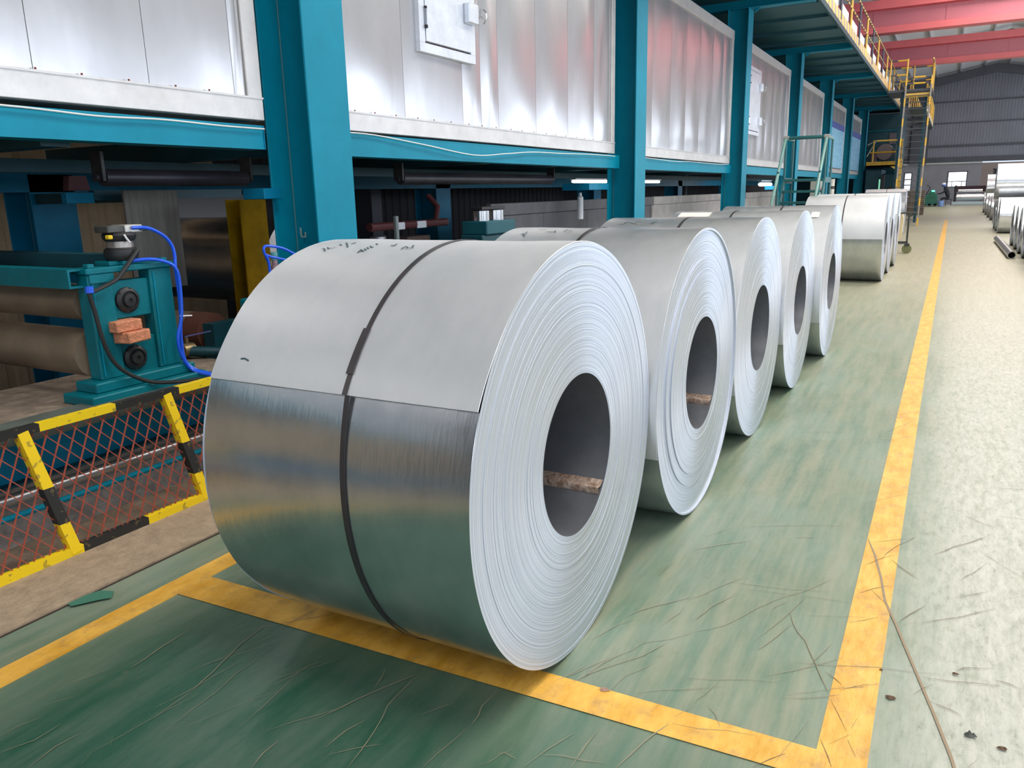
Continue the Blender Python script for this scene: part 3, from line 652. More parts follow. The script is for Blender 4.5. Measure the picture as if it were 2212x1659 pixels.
# ------------------------------------------------------------------ gantry walkway above
ZW = 4.83
for k in range(1, 8):
    y = YC[k]
    t = emp('cross_girder', (-3.1, y + .2, ZW), 'teal girder reaching from the ' + ['', 'nearest', 'second', 'third', 'fourth', 'fifth', 'sixth', 'last'][k] + ' column out to the walkway edge', 'girder', 'girders under the walkway')
    mb = MB(); mb.box(-6.9, -2.55, y + .08, y + .32, ZW + .002, ZW + .014); put('flange', mb, TEAL, t, smooth=0)
    mb = MB(); mb.box(-6.9, -2.55, y + .193, y + .207, ZW + .014, ZW + .17); put('web', mb, TEAL, t, smooth=0)
    mb = MB(); mb.prism([(-3.635, ZW - .0), (-3.635, ZW - .08), (-3.54, ZW)], y + .19, y + .21, 'Y'); put('gusset_plate', mb, TEAL, t, smooth=0)
t = emp('gantry_walkway', (-2.6, 20, ZW + .17), 'overhead teal walkway with yellow striped railing above the ovens', 'walkway')
mb = MB(); mb.box(-6.9, -2.5, -2, 46, ZW + .20, ZW + .215); put('deck_plate', mb, mat('deck_slate', (.03, .115, .15), .5), t, smooth=0)
y = -1.0; j = 0
while y < 46:
    mb = MB(); mb.box(-6.9, -2.55, y - .03, y + .03, ZW + .135, ZW + .20); put('joist', mb, MATS['deck_slate'], t, smooth=0); y += 1.53
mb = MB(); mb.box(-2.55, -2.50, -2, 46, ZW + .05, ZW + .20); put('edge_beam', mb, DKTEAL, t, smooth=0)
mb = MB(); mb.box(-2.52, -2.495, -2, 46, ZW + .15, ZW + .36); put('toe_board', mb, TOEB, t, smooth=0)
for (z, rr) in ((ZW + 1.18, .022), (ZW + .76, .018)):
    mb = MB(); mb.tube([(-2.5, -2, z), (-2.5, 46, z)], rr, 8); put('rail', mb, RAILB, t)
y = 6.4; j = 0
while y < 46:
    mb = MB(); mb.tube([(-2.5, y, ZW + .2), (-2.5, y, ZW + 1.18)], .026, 8); put('railing_post', mb, YPALE if j % 2 == 0 else mat('post_dark', (.10, .09, .13), .5), t)
    mb = MB(); mb.box(-2.535, -2.528, y + .2, y + 1.62, ZW + .36, ZW + .60); put('white_board', mb, WHITEP, t, smooth=0)
    y += 1.9; j += 1

# ------------------------------------------------------------------ mesh fence by the roll line
def fence_panel(y0, label, first):
    t = emp('mesh_fence_panel', (-3.22, y0, 0), label, 'fence', 'mesh fence panels along the trench')
    def P(y, z): return Vector((-3.215 - .09 * z / .59, y - .10 * z / .59, z))
    L_ = .70
    mb = MB(); mb.beam(P(y0, .02), P(y0, .58), .045, .045, (0, 1, 0)); put('post', mb, FENCEP, t, smooth=0)
    mb = MB(); mb.beam(P(y0, .585), P(y0 + L_, .585), .04, .035); put('top_bar', mb, FENCEB, t, smooth=0)
    mb = MB(); mb.beam(P(y0, .025), P(y0 + L_, .025), .04, .045); put('bottom_bar', mb, FENCEB2, t, smooth=0)
    mb = MB(); nx = 9; px = L_ / nx; nz_ = 5; pz = .54 / nz_ * 1.0
    sl = 1 / 2.0
    def clip(a, b_):
        return a, b_
    H0, H1 = .04, .575; pit = .066; k = H1 - H0; run = k * .72
    for sgn in (1, -1):
        i = -12
        while i * pit < L_ + run:
            ya, yb = i * pit, i * pit + run * 1.0
            if sgn < 0: ya, yb = yb, ya
            # clip to [0, L_]
            def at(u): return ya + (yb - ya) * u
            u0, u1 = 0, 1
            if yb != ya:
                ua, ub = sorted(((0 - ya) / (yb - ya), (L_ - ya) / (yb - ya))); u0, u1 = max(0, ua), min(1, ub)
            if u1 > u0 + .02:
                mb.beam(P(y0 + at(u0), H0 + k * u0) + Vector((-.004, 0, 0)), P(y0 + at(u1), H0 + k * u1) + Vector((-.004, 0, 0)), .006, .004)
            i += 1
    put('wire_mesh', mb, MESHM, t, kind='stuff', smooth=0)
    return t
fl = ['beyond the left picture edge', 'at the left picture edge', 'between the two visible striped posts', 'mostly behind the front coil', 'hidden behind the first coil', 'behind the gap of the first coils']
for i, y0 in enumerate([.44, 1.14, 1.84, 2.54, 3.24, 3.94]):
    fence_panel(y0, 'yellow and black fence panel with red wire mesh, ' + fl[i], i == 0)

# ------------------------------------------------------------------ trench edge, pipes, foundation
mb = MB(); mb.bbox(-4.35, -3.61, -2.5, 3.3, .29, .545, .02); mb.box(-4.3, -3.95, -2.4, 3.2, -.8, .30)
put('machine_foundation', mb, CONC, label='rough rusty concrete plinth under the roll stand', cat='plinth', loc=(-3.9, .5, -.8))
t = emp('side_beam', (-3.53, 3, .28), 'long teal channel beam behind the mesh fence', 'beam')
mb = MB(); mb.box(-3.565, -3.553, -2.5, 12, .30, .50); put('web', mb, TEALB, t, smooth=0)
mb = MB(); mb.box(-3.575, -3.43, -2.5, 12, .50, .515); put('flange', mb, TEALD, t, smooth=0)
mb = MB(); mb.box(-3.575, -3.50, -2.5, 12, .288, .30); put('flange', mb, DKTEAL, t, smooth=0)
mb = MB(); mb.box(-3.60, -3.36, -2.5, 12, .515, .56); put('cap_strip', mb, mat('grey_green_cap', (.10, .12, .105), .6, 0, .2, 8), t, smooth=0)
mb = MB(); mb.tube([(-3.50, -2.5, .245), (-3.50, 12, .22)], .03, 12); put('steel_pipe', mb, STEELP, label='grey steel pipe running low behind the mesh fence', cat='pipe', loc=(-3.5, 3, .24))
mb = MB(); mb.tube([(-3.49, -2.5, .172), (-3.49, 12, .15)], .014, 10); put('thin_pipe', mb, TEAL, label='thin cyan pipe just below the grey steel pipe', cat='pipe', loc=(-3.49, 3, .17))
t = None
for y, lb in ((-.8, 'out of view at the left'), (1.25, 'at the left picture edge'), (3.1, 'beside the front coil'), (5.2, 'behind the second coil'), (8, 'behind the fifth coil')):
    t = emp('pipe_bracket', (-3.54, y, 0), 'small dark bracket holding the fence pipes, ' + lb, 'bracket', 'pipe brackets behind the fence')
    mb = MB(); mb.box(-3.552, -3.53, y, y + .04, 0, .29); mb.box(-3.552, -3.47, y, y + .04, .205, .212); put('bracket', mb, DKTEAL, t, smooth=0)

# ------------------------------------------------------------------ roll stand with two rolls, air spring and hoses
t = emp('roll_stand', (-3.75, 2.54, .545), 'teal roll stand with two round bearings and a black air spring', 'machine')
fx = -3.60                                              # front face of the stand
mb = MB(); mb.bbox(-3.74, -3.50, 2.20, 2.88, .545, .595, .006); put('base_plinth', mb, TEALD, t)
mb = MB(); mb.bbox(-3.72, -3.55, 2.26, 2.84, .595, .645, .006); put('base_step', mb, TEALD, t)
for ya, yb in ((2.325, 2.455), (2.665, 2.795)):
    mb = MB(); mb.bbox(fx - .09, fx, ya, yb, .645, 1.165, .005); put('side_post', mb, TEALD, t)
    mb = MB(); mb.tube([(fx + .003, ya + .02, .66), (fx + .003, ya + .02, 1.15)], .004, 6); put('edge_bead', mb, TEAL, t)
mb = MB(); mb.bbox(fx - .11, fx + .015, 2.315, 2.81, 1.165, 1.195, .005); put('cap_plate', mb, TEALD, t)
mb = MB(); mb.bbox(fx - .01, fx + .012, 2.33, 2.46, 1.12, 1.165, .004); put('cheek_plate', mb, TEALD, t)
for zc in (1.02, .724):
    mb = MB(); mb.bbox(fx - .085, fx - .018, 2.455, 2.665, zc - .09, zc + .10, .005); b_ = put('bearing_block', mb, TEALD, t)
    mb = MB(); mb.lathe([(0, .066), (.012, .064), (.022, .052), (.024, .046), (.016, .042), (.016, .036), (.030, .032), (.032, .011), (.024, .009), (.024, 0)], (fx - .018, 2.53, zc), 'X', 28); put('bearing_cap', mb, BLACK, b_)
    for a_ in range(6):
        mb = MB(); mb.lathe([(0, .007), (.006, .006), (.008, 0)], (fx - .005, 2.53 + .057 * math.cos(a_ * PI / 3 + .3), zc + .057 * math.sin(a_ * PI / 3 + .3)), 'X', 6); put('bolt', mb, DARK, b_)
mb = MB(); mb.lathe([(0, .055), (.02, .055), (.02, .09), (1.70, .09), (1.70, .05), (1.75, .05)], (-5.42, 2.40, 1.02), 'X', 40); put('upper_roll', mb, ROLL, t)
mb = MB(); mb.lathe([(0, .055), (.02, .055), (.02, .12), (1.70, .12), (1.70, .05), (1.75, .05)], (-5.42, 2.40, .76), 'X', 40); put('lower_roll', mb, ROLL, t)
cx, cy = -3.66, 2.565
mb = MB(); mb.bbox(cx - .08, cx + .04, cy - .10, cy + .09, 1.195, 1.217, .004); put('spring_seat', mb, TEALD, t)
mb = MB(); mb.lathe([(0, .068), (.005, .074), (.03, .082), (.055, .078), (.062, .068), (.066, .066)], (cx, cy, 1.215), 'Z', 28); put('bellows_ring', mb, BLACK, t)
mb = MB(); mb.lathe([(0, .064), (.035, .062)], (cx, cy, 1.278), 'Z', 28); put('bellows_band', mb, mat('bellows_grey', (.34, .30, .28), .35, .6), t)
mb = MB(); mb.lathe([(0, .066), (.012, .076), (.03, .080), (.042, .072), (.046, .064)], (cx, cy, 1.311), 'Z', 28); put('bellows_ring', mb, BLACK, t)
mb = MB(); mb.bbox(cx - .06, cx + .05, cy - .09, cy + .0, 1.355, 1.388, .004); put('top_plate', mb, mat('plate_dark', (.08, .08, .075), .5, .3, .3, 12), t)
mb = MB(); mb.bbox(cx - .06, cx + .055, cy + .002, cy + .10, 1.352, 1.390, .004); put('air_fitting', mb, mat('fitting_pale', (.62, .60, .56), .35, .5, .2, 20), t)
mb = MB(); mb.tube([(cx + .04, cy + .06, 1.368), (cx + .06, cy + .12, 1.368)], .011, 8); put('hose_nipple', mb, CHROME, t)
for yy in (2.33, 2.52, 2.74):
    mb = MB(); mb.bbox(-3.63, -3.59, yy, yy + .035, 1.195, 1.215, .003); put('stop_block', mb, TEALD, t)
mb = MB(); mb.tube([(cx + .084, cy - .03, 1.345), (cx + .086, cy - .02, 1.325), (cx + .086, cy - .005, 1.305)], .005, 6); put('cable_tie', mb, WHITEP, t)
mb = MB(); mb.bbox(cx + .04, cx + .07, cy - .105, cy - .08, 1.325, 1.345, .004); put('yellow_cap', mb, YEL, t)
# channel bars from the stand to the left
for i, (yy, z0, z1, lab) in enumerate(((2.25, 1.115, 1.185, 'front teal channel bar level with the top of the roll stand'), (2.52, 1.17, 1.235, 'rear dark teal channel bar behind the front one at the roll stand'))):
    mb = MB(); mb.box(-5.6, -3.63, yy, yy + .01, z0, z1); mb.box(-5.6, -3.63, yy, yy + .09, z1, z1 + .01); mb.box(-5.6, -3.63, yy, yy + .09, z0 - .01, z0)
    put('channel_bar', mb, DKTEAL if i else TEALD, smooth=0, label=lab, cat='beam', loc=(-4.6, yy, z0))
# loose bricks on the stand
for (yc_, xc_, zc_, rz, lab) in ((2.475, -3.60, .871, .06, 'upper of two orange bricks pushed into the roll stand'), (2.50, -3.575, .815, .22, 'lower of two orange bricks, jutting from the roll stand')):
    mb = MB(); mb.bbox(-.06, .055, -.075, .075, 0, .056, .006)
    o = put('brick', mb, BRICK, label=lab, cat='brick', group='bricks in the roll stand', smooth=0); o.location = (xc_, yc_, zc_); o.rotation_euler.z = rz
cable('air_hose', [(-3.60, 2.60, 1.375), (-3.57, 2.671, 1.37), (-3.57, 2.755, 1.328), (-3.57, 2.796, 1.278), (-3.57, 2.808, 1.222), (-3.57, 2.803, 1.15), (-3.57, 2.806, 1.027), (-3.57, 2.80, .903), (-3.57, 2.785, .787), (-3.56, 2.785, .66), (-3.53, 2.83, .60), (-3.46, 2.88, .575)], .009, BLUEH, 'blue air hose looping from the top of the air spring', 'hose', 8)
cable('air_hose', [(-3.60, 2.57, 1.213), (-3.57, 2.666, 1.214), (-3.565, 2.754, 1.19), (-3.55, 2.79, 1.155), (-3.55, 2.803, 1.076), (-3.55, 2.79, .909), (-3.55, 2.75, .792), (-3.55, 2.76, .697), (-3.53, 2.80, .61), (-3.44, 2.85, .575)], .009, BLUEH, 'lower blue air hose starting at the foot of the air spring', 'hose', 8)
mb = MB(); mb.tube([(-3.55, 2.78, .905), (-3.53, 2.84, .90)], .004, 6)
put('hose_tie', mb, WHITEP, label='white tie around the blue air hoses', cat='tie', loc=(-3.55, 2.8, .9))
cable('power_cable', [(-3.575, 2.60, 1.27), (-3.565, 2.56, 1.235), (-3.56, 2.504, 1.182), (-3.56, 2.445, 1.131), (-3.56, 2.332, 1.092), (-3.56, 2.300, 1.085), (-3.56, 2.312, 1.004), (-3.555, 2.337, .82), (-3.54, 2.39, .70), (-3.50, 2.50, .615), (-3.44, 2.62, .59), (-3.38, 2.72, .59)], .0105, BLACK, 'black cable curving down the face of the roll stand', 'cable', 8)
mb = MB(); mb.lathe([(-.015, .02), (.015, .018)], (-3.56, 2.302, 1.10), 'Z', 10); put('blue_tape', mb, BLUEH, label='blue tape wrapped on the black cable at the stand corner', cat='tape', loc=(-3.56, 2.30, 1.1))

# ------------------------------------------------------------------ machinery under the ovens
t = emp('bridle_roll', (-4.6, 3.75, -.8), 'tan roll with dark end behind the blue hoses', 'roll')
mb = MB(); mb.lathe([(0, .13), (.9, .13)], (-5.45, 3.68, .62), 'X', 32); put('roll_body', mb, ROLL, t)
mb = MB(); mb.lathe([(0, .132), (.16, .132), (.165, .05), (.3, .05)], (-4.54, 3.68, .62), 'X', 32); put('roll_end', mb, mat('roll_end_brown', (.13, .05, .035), .5), t)
for xa in (-4.32, -5.6):
    mb = MB(); mb.box(xa, xa + .1, 3.55, 3.81, -.8, .70); put('bearing_stand', mb, DKTEAL, t, smooth=0)
t = emp('pipe_valve', (-4.1, 3.35, .55), 'dark green pipe with brass valve and thin blue lever', 'valve')
mb = MB(); mb.tube([(-4.2, 3.12, .60), (-3.95, 3.30, .585), (-3.8, 3.55, .56)], .032, 12); put('pipe', mb, DKTEAL, t)
mb = MB(); mb.lathe([(-.045, .03), (-.04, .042), (-.01, .045), (.01, .045), (.04, .042), (.045, .03)], (-4.08, 3.22, .60), 'Y', 12); mb.tube([(-4.08, 3.22, .64), (-4.08, 3.22, .68)], .012, 8); put('valve_body', mb, mat('brass', (.30, .22, .12), .4, .7), t)
mb = MB(); mb.beam((-4.08, 3.21, .685), (-4.02, 3.36, .70), .012, .005); put('lever', mb, mat('lever_blue', (.12, .14, .40), .4), t)
t = emp('steel_drum', (-5.6, 5.2, -.8), 'large dark steel drum roll with a bright highlight under the oven', 'roll')
mb = MB(); mb.lathe([(0, .06), (.1, .06), (.1, .37), (1.75, .37), (1.75, .06), (1.85, .06)], (-6.6, 5.05, .98), 'X', 48); put('drum_body', mb, mat('drum_steel', (.48, .44, .42), .30, .9, .3, 3, stretch=(.4, 1, 1)), t)
for xa in (-6.75, -4.86):
    mb = MB(); mb.box(xa, xa + .11, 4.95, 5.15, -.8, 1.1); put('bearing_stand', mb, DKTEAL, t, smooth=0)
mb = MB(); mb.box(-6.4, -6.37, 4.9, 6.0, 1.25, 1.55); put('grey_cover_plate', mb, mat('plate_mid_grey', (.20, .19, .185), .5), smooth=0, label='plain grey plate above the dark steel drum', cat='plate', loc=(-6.4, 5.4, 1.25))
mb = MB(); mb.bbox(-5.02, -5.0, 3.58, 4.02, .88, 1.58, .003); put('hanging_sheet', mb, CURTAIN, label='dull brown-grey sheet hanging left of the dark drum', cat='sheet', loc=(-5.0, 3.8, .88))
t = emp('yellow_post', (-4.7, 4.4, -.8), 'dull yellow steel post standing left of the nearest column', 'post')
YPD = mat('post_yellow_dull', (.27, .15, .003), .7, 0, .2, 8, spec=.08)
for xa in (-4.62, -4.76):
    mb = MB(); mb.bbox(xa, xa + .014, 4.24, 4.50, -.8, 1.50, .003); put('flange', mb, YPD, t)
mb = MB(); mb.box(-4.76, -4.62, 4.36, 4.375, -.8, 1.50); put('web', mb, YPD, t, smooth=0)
cable('grey_hose', [(-4.3, 4.9, .85), (-4.28, 4.6, .93), (-4.2, 4.25, .93), (-4.15, 4.12, .85), (-4.2, 4.2, .78), (-4.3, 4.5, .76)], .012, STEELP, 'grey hose loop in front of the yellow post', 'hose', 8)
cable('air_hose', [(-3.70, 4.0, 1.10), (-3.70, 3.835, 1.145), (-3.70, 3.725, 1.192), (-3.70, 3.601, 1.217), (-3.70, 3.562, 1.209), (-3.70, 3.562, 1.175), (-3.70, 3.59, 1.12), (-3.71, 3.60, 1.0)], .0085, BLUEH, 'blue air hose loop peeking over the front coil', 'hose', 8)
cable('air_hose', [(-3.715, 3.95, 1.075), (-3.715, 3.769, 1.115), (-3.715, 3.632, 1.147), (-3.715, 3.585, 1.16), (-3.715, 3.605, 1.10), (-3.72, 3.62, 1.0)], .0075, BLUEH, 'inner blue hose strand beside the clear fitting over the front coil', 'hose', 8)
# small air stand behind coil 1 : carries the hose loop
def air_stand(loc, label):
    t = emp('air_stand', loc, label, 'machine', 'smaller air stands under the ovens')
    x, y, z = loc
    mb = MB(); mb.bbox(x - .16, x + .16, y - .36, y + .36, z, 1.02, .01); put('body', mb, DKTEAL, t)
    mb = MB(); mb.bbox(x - .13, x + .13, y - .33, y + .36, 1.02, 1.10, .01); put('shoulder', mb, DKTEAL, t)
    mb = MB(); mb.bbox(x - .15, x + .15, y - .27, y + .33, 1.10, 1.235, .01); put('head', mb, mat('dim_teal', (.004, .085, .11), .5), t)
    for dy in (-.13, .17):
        mb = MB(); mb.lathe([(0, .085), (.10, .085), (.105, .078)], (x, y + dy, 1.235), 'Z', 24); put('silver_cylinder', mb, CHROME, t)
    mb = MB(); mb.bbox(x - .07, x + .07, y - .22, y + .25, 1.345, 1.375, .004); put('top_plate', mb, DARK, t)
    return t
air_stand((-4.2, 7.15, -.8), 'dark teal air stand with two shiny cylinders, seen above the second coil')
t = emp('air_stand', (-3.72, 3.72, -.8), 'clear air fitting post behind the front coil, under the hose loop', 'fitting')
mb = MB(); mb.bbox(-3.84, -3.6, 3.45, 3.95, -.8, .9, .01); put('body', mb, TEALD, t)
mb = MB(); mb.lathe([(0, .025), (.18, .025), (.19, .018), (.22, .018)], (-3.76, 3.70, .9), 'Z', 16); put('clear_bowl', mb, mat('pinkish_plastic', (.42, .25, .26), .25), t)
mb = MB(); mb.lathe([(0, .022), (.05, .022)], (-3.76, 3.70, 1.12), 'Z', 16); put('fitting_cap', mb, mat('pale_teal', (.15, .42, .42), .3), t)
mb = MB(); mb.tube([(-4.0, 5.32, -.8), (-4.0, 5.32, 1.34)], .022, 10); put('upright_rod', mb, mat('grey_rod', (.15, .17, .17), .4, .5), label='thin grey upright rod right of the nearest column', cat='rod', loc=(-4.0, 5.32, -.8))
t = emp('rear_machine', (-4.9, 6.2, -.8), 'dark machine with red pipe and white tags behind the grey rod', 'machine')
mb = MB(); mb.bbox(-5.3, -4.7, 5.6, 7.2, -.8, 1.0, .02); put('body', mb, DKTEAL, t)
mb = MB(); mb.tube([(-4.75, 5.9, 1.22), (-4.75, 7.2, 1.22)], .04, 10); mb.tube([(-4.75, 7.0, 1.22), (-4.78, 7.1, 1.38), (-4.9, 7.1, 1.5)], .03, 8); put('red_pipe', mb, mat('dull_red', (.12, .03, .03), .5), t)
for yy in (6.25, 6.62):
    mb = MB(); mb.bbox(-4.72, -4.71, yy, yy + .16, 1.18, 1.25, .003); put('white_tag', mb, WHITEP, t)
for yy in (5.75, 6.15):
    mb = MB(); mb.lathe([(0, .08), (.12, .08), (.13, .07)], (-4.85, yy, 1.0), 'Z', 20); put('silver_can', mb, STEELP, t)
mb = MB(); mb.bbox(-4.95, -4.75, 6.5, 6.9, 1.0, 1.1, .01); put('brown_box', mb, mat('brown_box', (.14, .09, .075), .7), t)
# pipes / rollers slung under the ovens
for i, (ya, yb, z, r_, lab) in enumerate(((2.98, 4.17, 1.645, .05, 'dark roller slung under the oven left of the nearest column'), (5.9, 9.1, 1.655, .055, 'dark roller slung under the oven left of the second column'))):
    t = emp('hanging_roller', (-4.4, (ya + yb) / 2, z), lab, 'roll', 'rollers slung under the ovens')
    mb = MB(); mb.lathe([(0, r_ * .5), (.05, r_ * .5), (.05, r_), (yb - ya - .05, r_), (yb - ya - .05, r_ * .5), (yb - ya, r_ * .5)], (-4.4, ya, z), 'Y', 24); put('roller_body', mb, ROLLD, t)
    for yy in (ya + .02, yb - .04):
        mb = MB(); mb.box(-4.45, -4.35, yy, yy + .02, z - .02, 1.79); put('hanger', mb, DARK, t, smooth=0)
t = emp('bracket_arm', (-6.4, 4.4, 1.4), 'dark teal arm on the blue rear column', 'bracket')
mb = MB(); mb.bbox(-6.84, -5.2, 4.06, 4.12, 1.50, 1.585, .004); put('arm', mb, DKTEAL, t)
mb = MB(); mb.bbox(-5.26, -5.2, 3.30, 3.50, 1.50, 1.572, .004); put('arm_end', mb, TEALB, t)
mb = MB(); mb.prism([(3.32, 1.585), (3.48, 1.585), (3.46, 1.68), (3.34, 1.68)], -5.26, -5.2, 'X'); put('red_mount', mb, mat('dull_maroon', (.10, .03, .035), .6), t)
mb = MB(); mb.box(-5.26, -5.2, 3.5, 4.82, 1.52, 1.585); put('roller_bar', mb, DKTEAL, smooth=0, label='thin dark teal bar crossing above the drum and yellow post', cat='beam', loc=(-5.2, 4.2, 1.52))
mb = MB(); mb.bbox(-4.2, -4.0, 3.90, 4.06, 1.50, 1.57, .004); put('side_bracket', mb, TEALB, label='short blue-teal bracket on the left side of the nearest column', cat='bracket', loc=(-4.1, 4, 1.5))
mb = MB(); mb.bbox(-4.35, -3.98, 9.3, 9.95, 1.52, 1.60, .004); put('shelf_bracket', mb, TEALB, label='short teal bracket fixed left of the second column', cat='bracket', loc=(-4.1, 9.6, 1.52))
# low panel walls between columns further on
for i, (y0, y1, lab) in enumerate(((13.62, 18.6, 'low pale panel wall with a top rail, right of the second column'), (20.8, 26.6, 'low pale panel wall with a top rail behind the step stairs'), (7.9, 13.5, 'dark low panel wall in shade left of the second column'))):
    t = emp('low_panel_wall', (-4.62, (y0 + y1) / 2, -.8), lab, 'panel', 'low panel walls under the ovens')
    m_ = mat('pale_board', (.56, .50, .45), .5, .2, .15, 4) if i < 2 else mat('shaded_board', (.17, .16, .165), .6, 0, .15, 4)  # last wall gets darkened boards, shade put into their colour
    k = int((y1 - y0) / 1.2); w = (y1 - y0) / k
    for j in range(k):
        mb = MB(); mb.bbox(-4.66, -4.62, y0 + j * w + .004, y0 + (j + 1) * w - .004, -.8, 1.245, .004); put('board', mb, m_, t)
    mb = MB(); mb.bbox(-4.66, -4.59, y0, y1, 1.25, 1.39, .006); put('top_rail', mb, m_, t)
mb = MB(); mb.lathe([(0, .04), (.28, .04), (.30, .02), (.34, .02)], (-4.3, 9.75, 1.15), 'Z', 16); put('filter_bottle', mb, WHITEP, label='small pale filter bottle left of the second column', cat='bottle', loc=(-4.3, 9.75, 1.15))
# bright lamps and an added cyan glow below the fourth oven
for (y, z, ln, lab) in ((12.2, 1.66, 1.4, 'bright tube lamp right of the second column'), (15.2, 1.66, 1.0, 'second tube lamp under the oven'), (26.2, 1.60, 1.6, 'glowing tube lamp seen behind the step stairs')):
    t = emp('tube_lamp', (-5.2, y, z), lab, 'lamp', 'tube lamps under the ovens')
    mb = MB(); mb.tube([(-5.2, y - ln / 2, z), (-5.2, y + ln / 2, z)],   .02 if y < 20 else .055, 8); put('tube', mb, LAMPM, t)
    mb = MB(); mb.box(-5.25, -5.15, y - ln / 2, y + ln / 2, z + (.025 if y < 20 else .10), z + (.05 if y < 20 else .13)); put('fitting', mb, WHITEP, t, smooth=0)
mb = MB(); mb.box(-4.9, -4.88, 24.6, 26.6, 1.44, 1.55); put('cyan_glow', mb, CYANL, smooth=0, label='bright cyan glow strip behind the step stairs', cat='sheet', loc=(-4.9, 25.5, 1.44))
t = emp('control_box', (-3.5, 24.2, 0), 'grey control box with red mark between the stairs and the fifth column', 'cabinet')
mb = MB(); mb.bbox(-3.62, -3.36, 24.6, 25.1, 1.15, 1.70, .01); put('cabinet_body', mb, GRNG, t)
mb = MB(); mb.box(-3.53, -3.47, 24.8, 24.9, 0, 1.15); put('stand_post', mb, GRNG, t, smooth=0)
mb = MB(); mb.lathe([(0, .045), (.02, .04)], (-3.36, 24.82, 1.42), 'X', 12); put('red_button', mb, mat('button_red', (.45, .05, .03), .5), t)
t = emp('striped_post', (-3.3, 26.9, 0), 'short black and white banded post beside the grey control box', 'post')
mb = MB(); mb.tube([(-3.3, 26.9, 0), (-3.3, 26.9, 1.72)], .06, 12); put('post_body', mb, stripes('bw_bands', (.75, .72, .66), (.06, .06, .06), 'Z', .3, .7), t)

# ------------------------------------------------------------------ green step stairs
t = emp('step_stairs', (-2.45, 15.5, 0), 'dark green step stairs with handrails left of the coil row', 'stairs')
sx0, sx1 = -2.87, -2.14
SG = mat('stairs_green', (.022, .12, .125), .4, 0, .15, 4); SGL = mat('stairs_rail_green', (.14, .30, .27), .4, 0, .15, 4)
for i in range(7):
    z = .205 * (i + 1); mb = MB(); y = 15.02 + .165 * i
    mb.bbox(sx0 + .02, sx1 - .02, y, y + .20, z - .045, z, .003); put('tread', mb, SG, t)
for x in (sx0, sx1):
    mb = MB(); mb.beam((x, 15.0, .04), (x, 16.2, 1.60), .03, .12, (0, 0, 1)); mb.beam((x, 16.2, 1.62), (x, 17.0, 1.62), .03, .10); put('stringer', mb, SG, t)
    mb = MB(); mb.tube([(x, 14.95, 1.0), (x, 15.05, 1.15), (x, 16.1, 2.36), (x, 16.3, 2.40), (x, 17.0, 2.40)], .028, 8); put('handrail', mb, SGL, t)
    for yy, zz, zt in ((15.05, .05, 1.15), (15.55, .5, 1.78), (16.2, 0, 2.38), (17.0, 0, 2.40)):
        mb = MB(); mb.tube([(x, yy, zz), (x, yy, zt)], .022, 8); put('baluster', mb, SG, t)
mb = MB(); mb.tube([(sx0, 16.2, 2.40), (sx1, 16.2, 2.40)], .032, 8); put('top_bar', mb, SG, t)
mb = MB(); mb.bbox(sx0, sx1, 16.18, 17.0, 1.60, 1.65, .003); put('landing', mb, SG, t)
for x in (sx0, sx1):
    mb = MB(); mb.lathe([(-.05, .045), (.05, .045)], (x, 16.2, 2.40), 'X', 10); put('joint_sleeve', mb, mat('sleeve_pale', (.45, .45, .42), .35, .5), t)

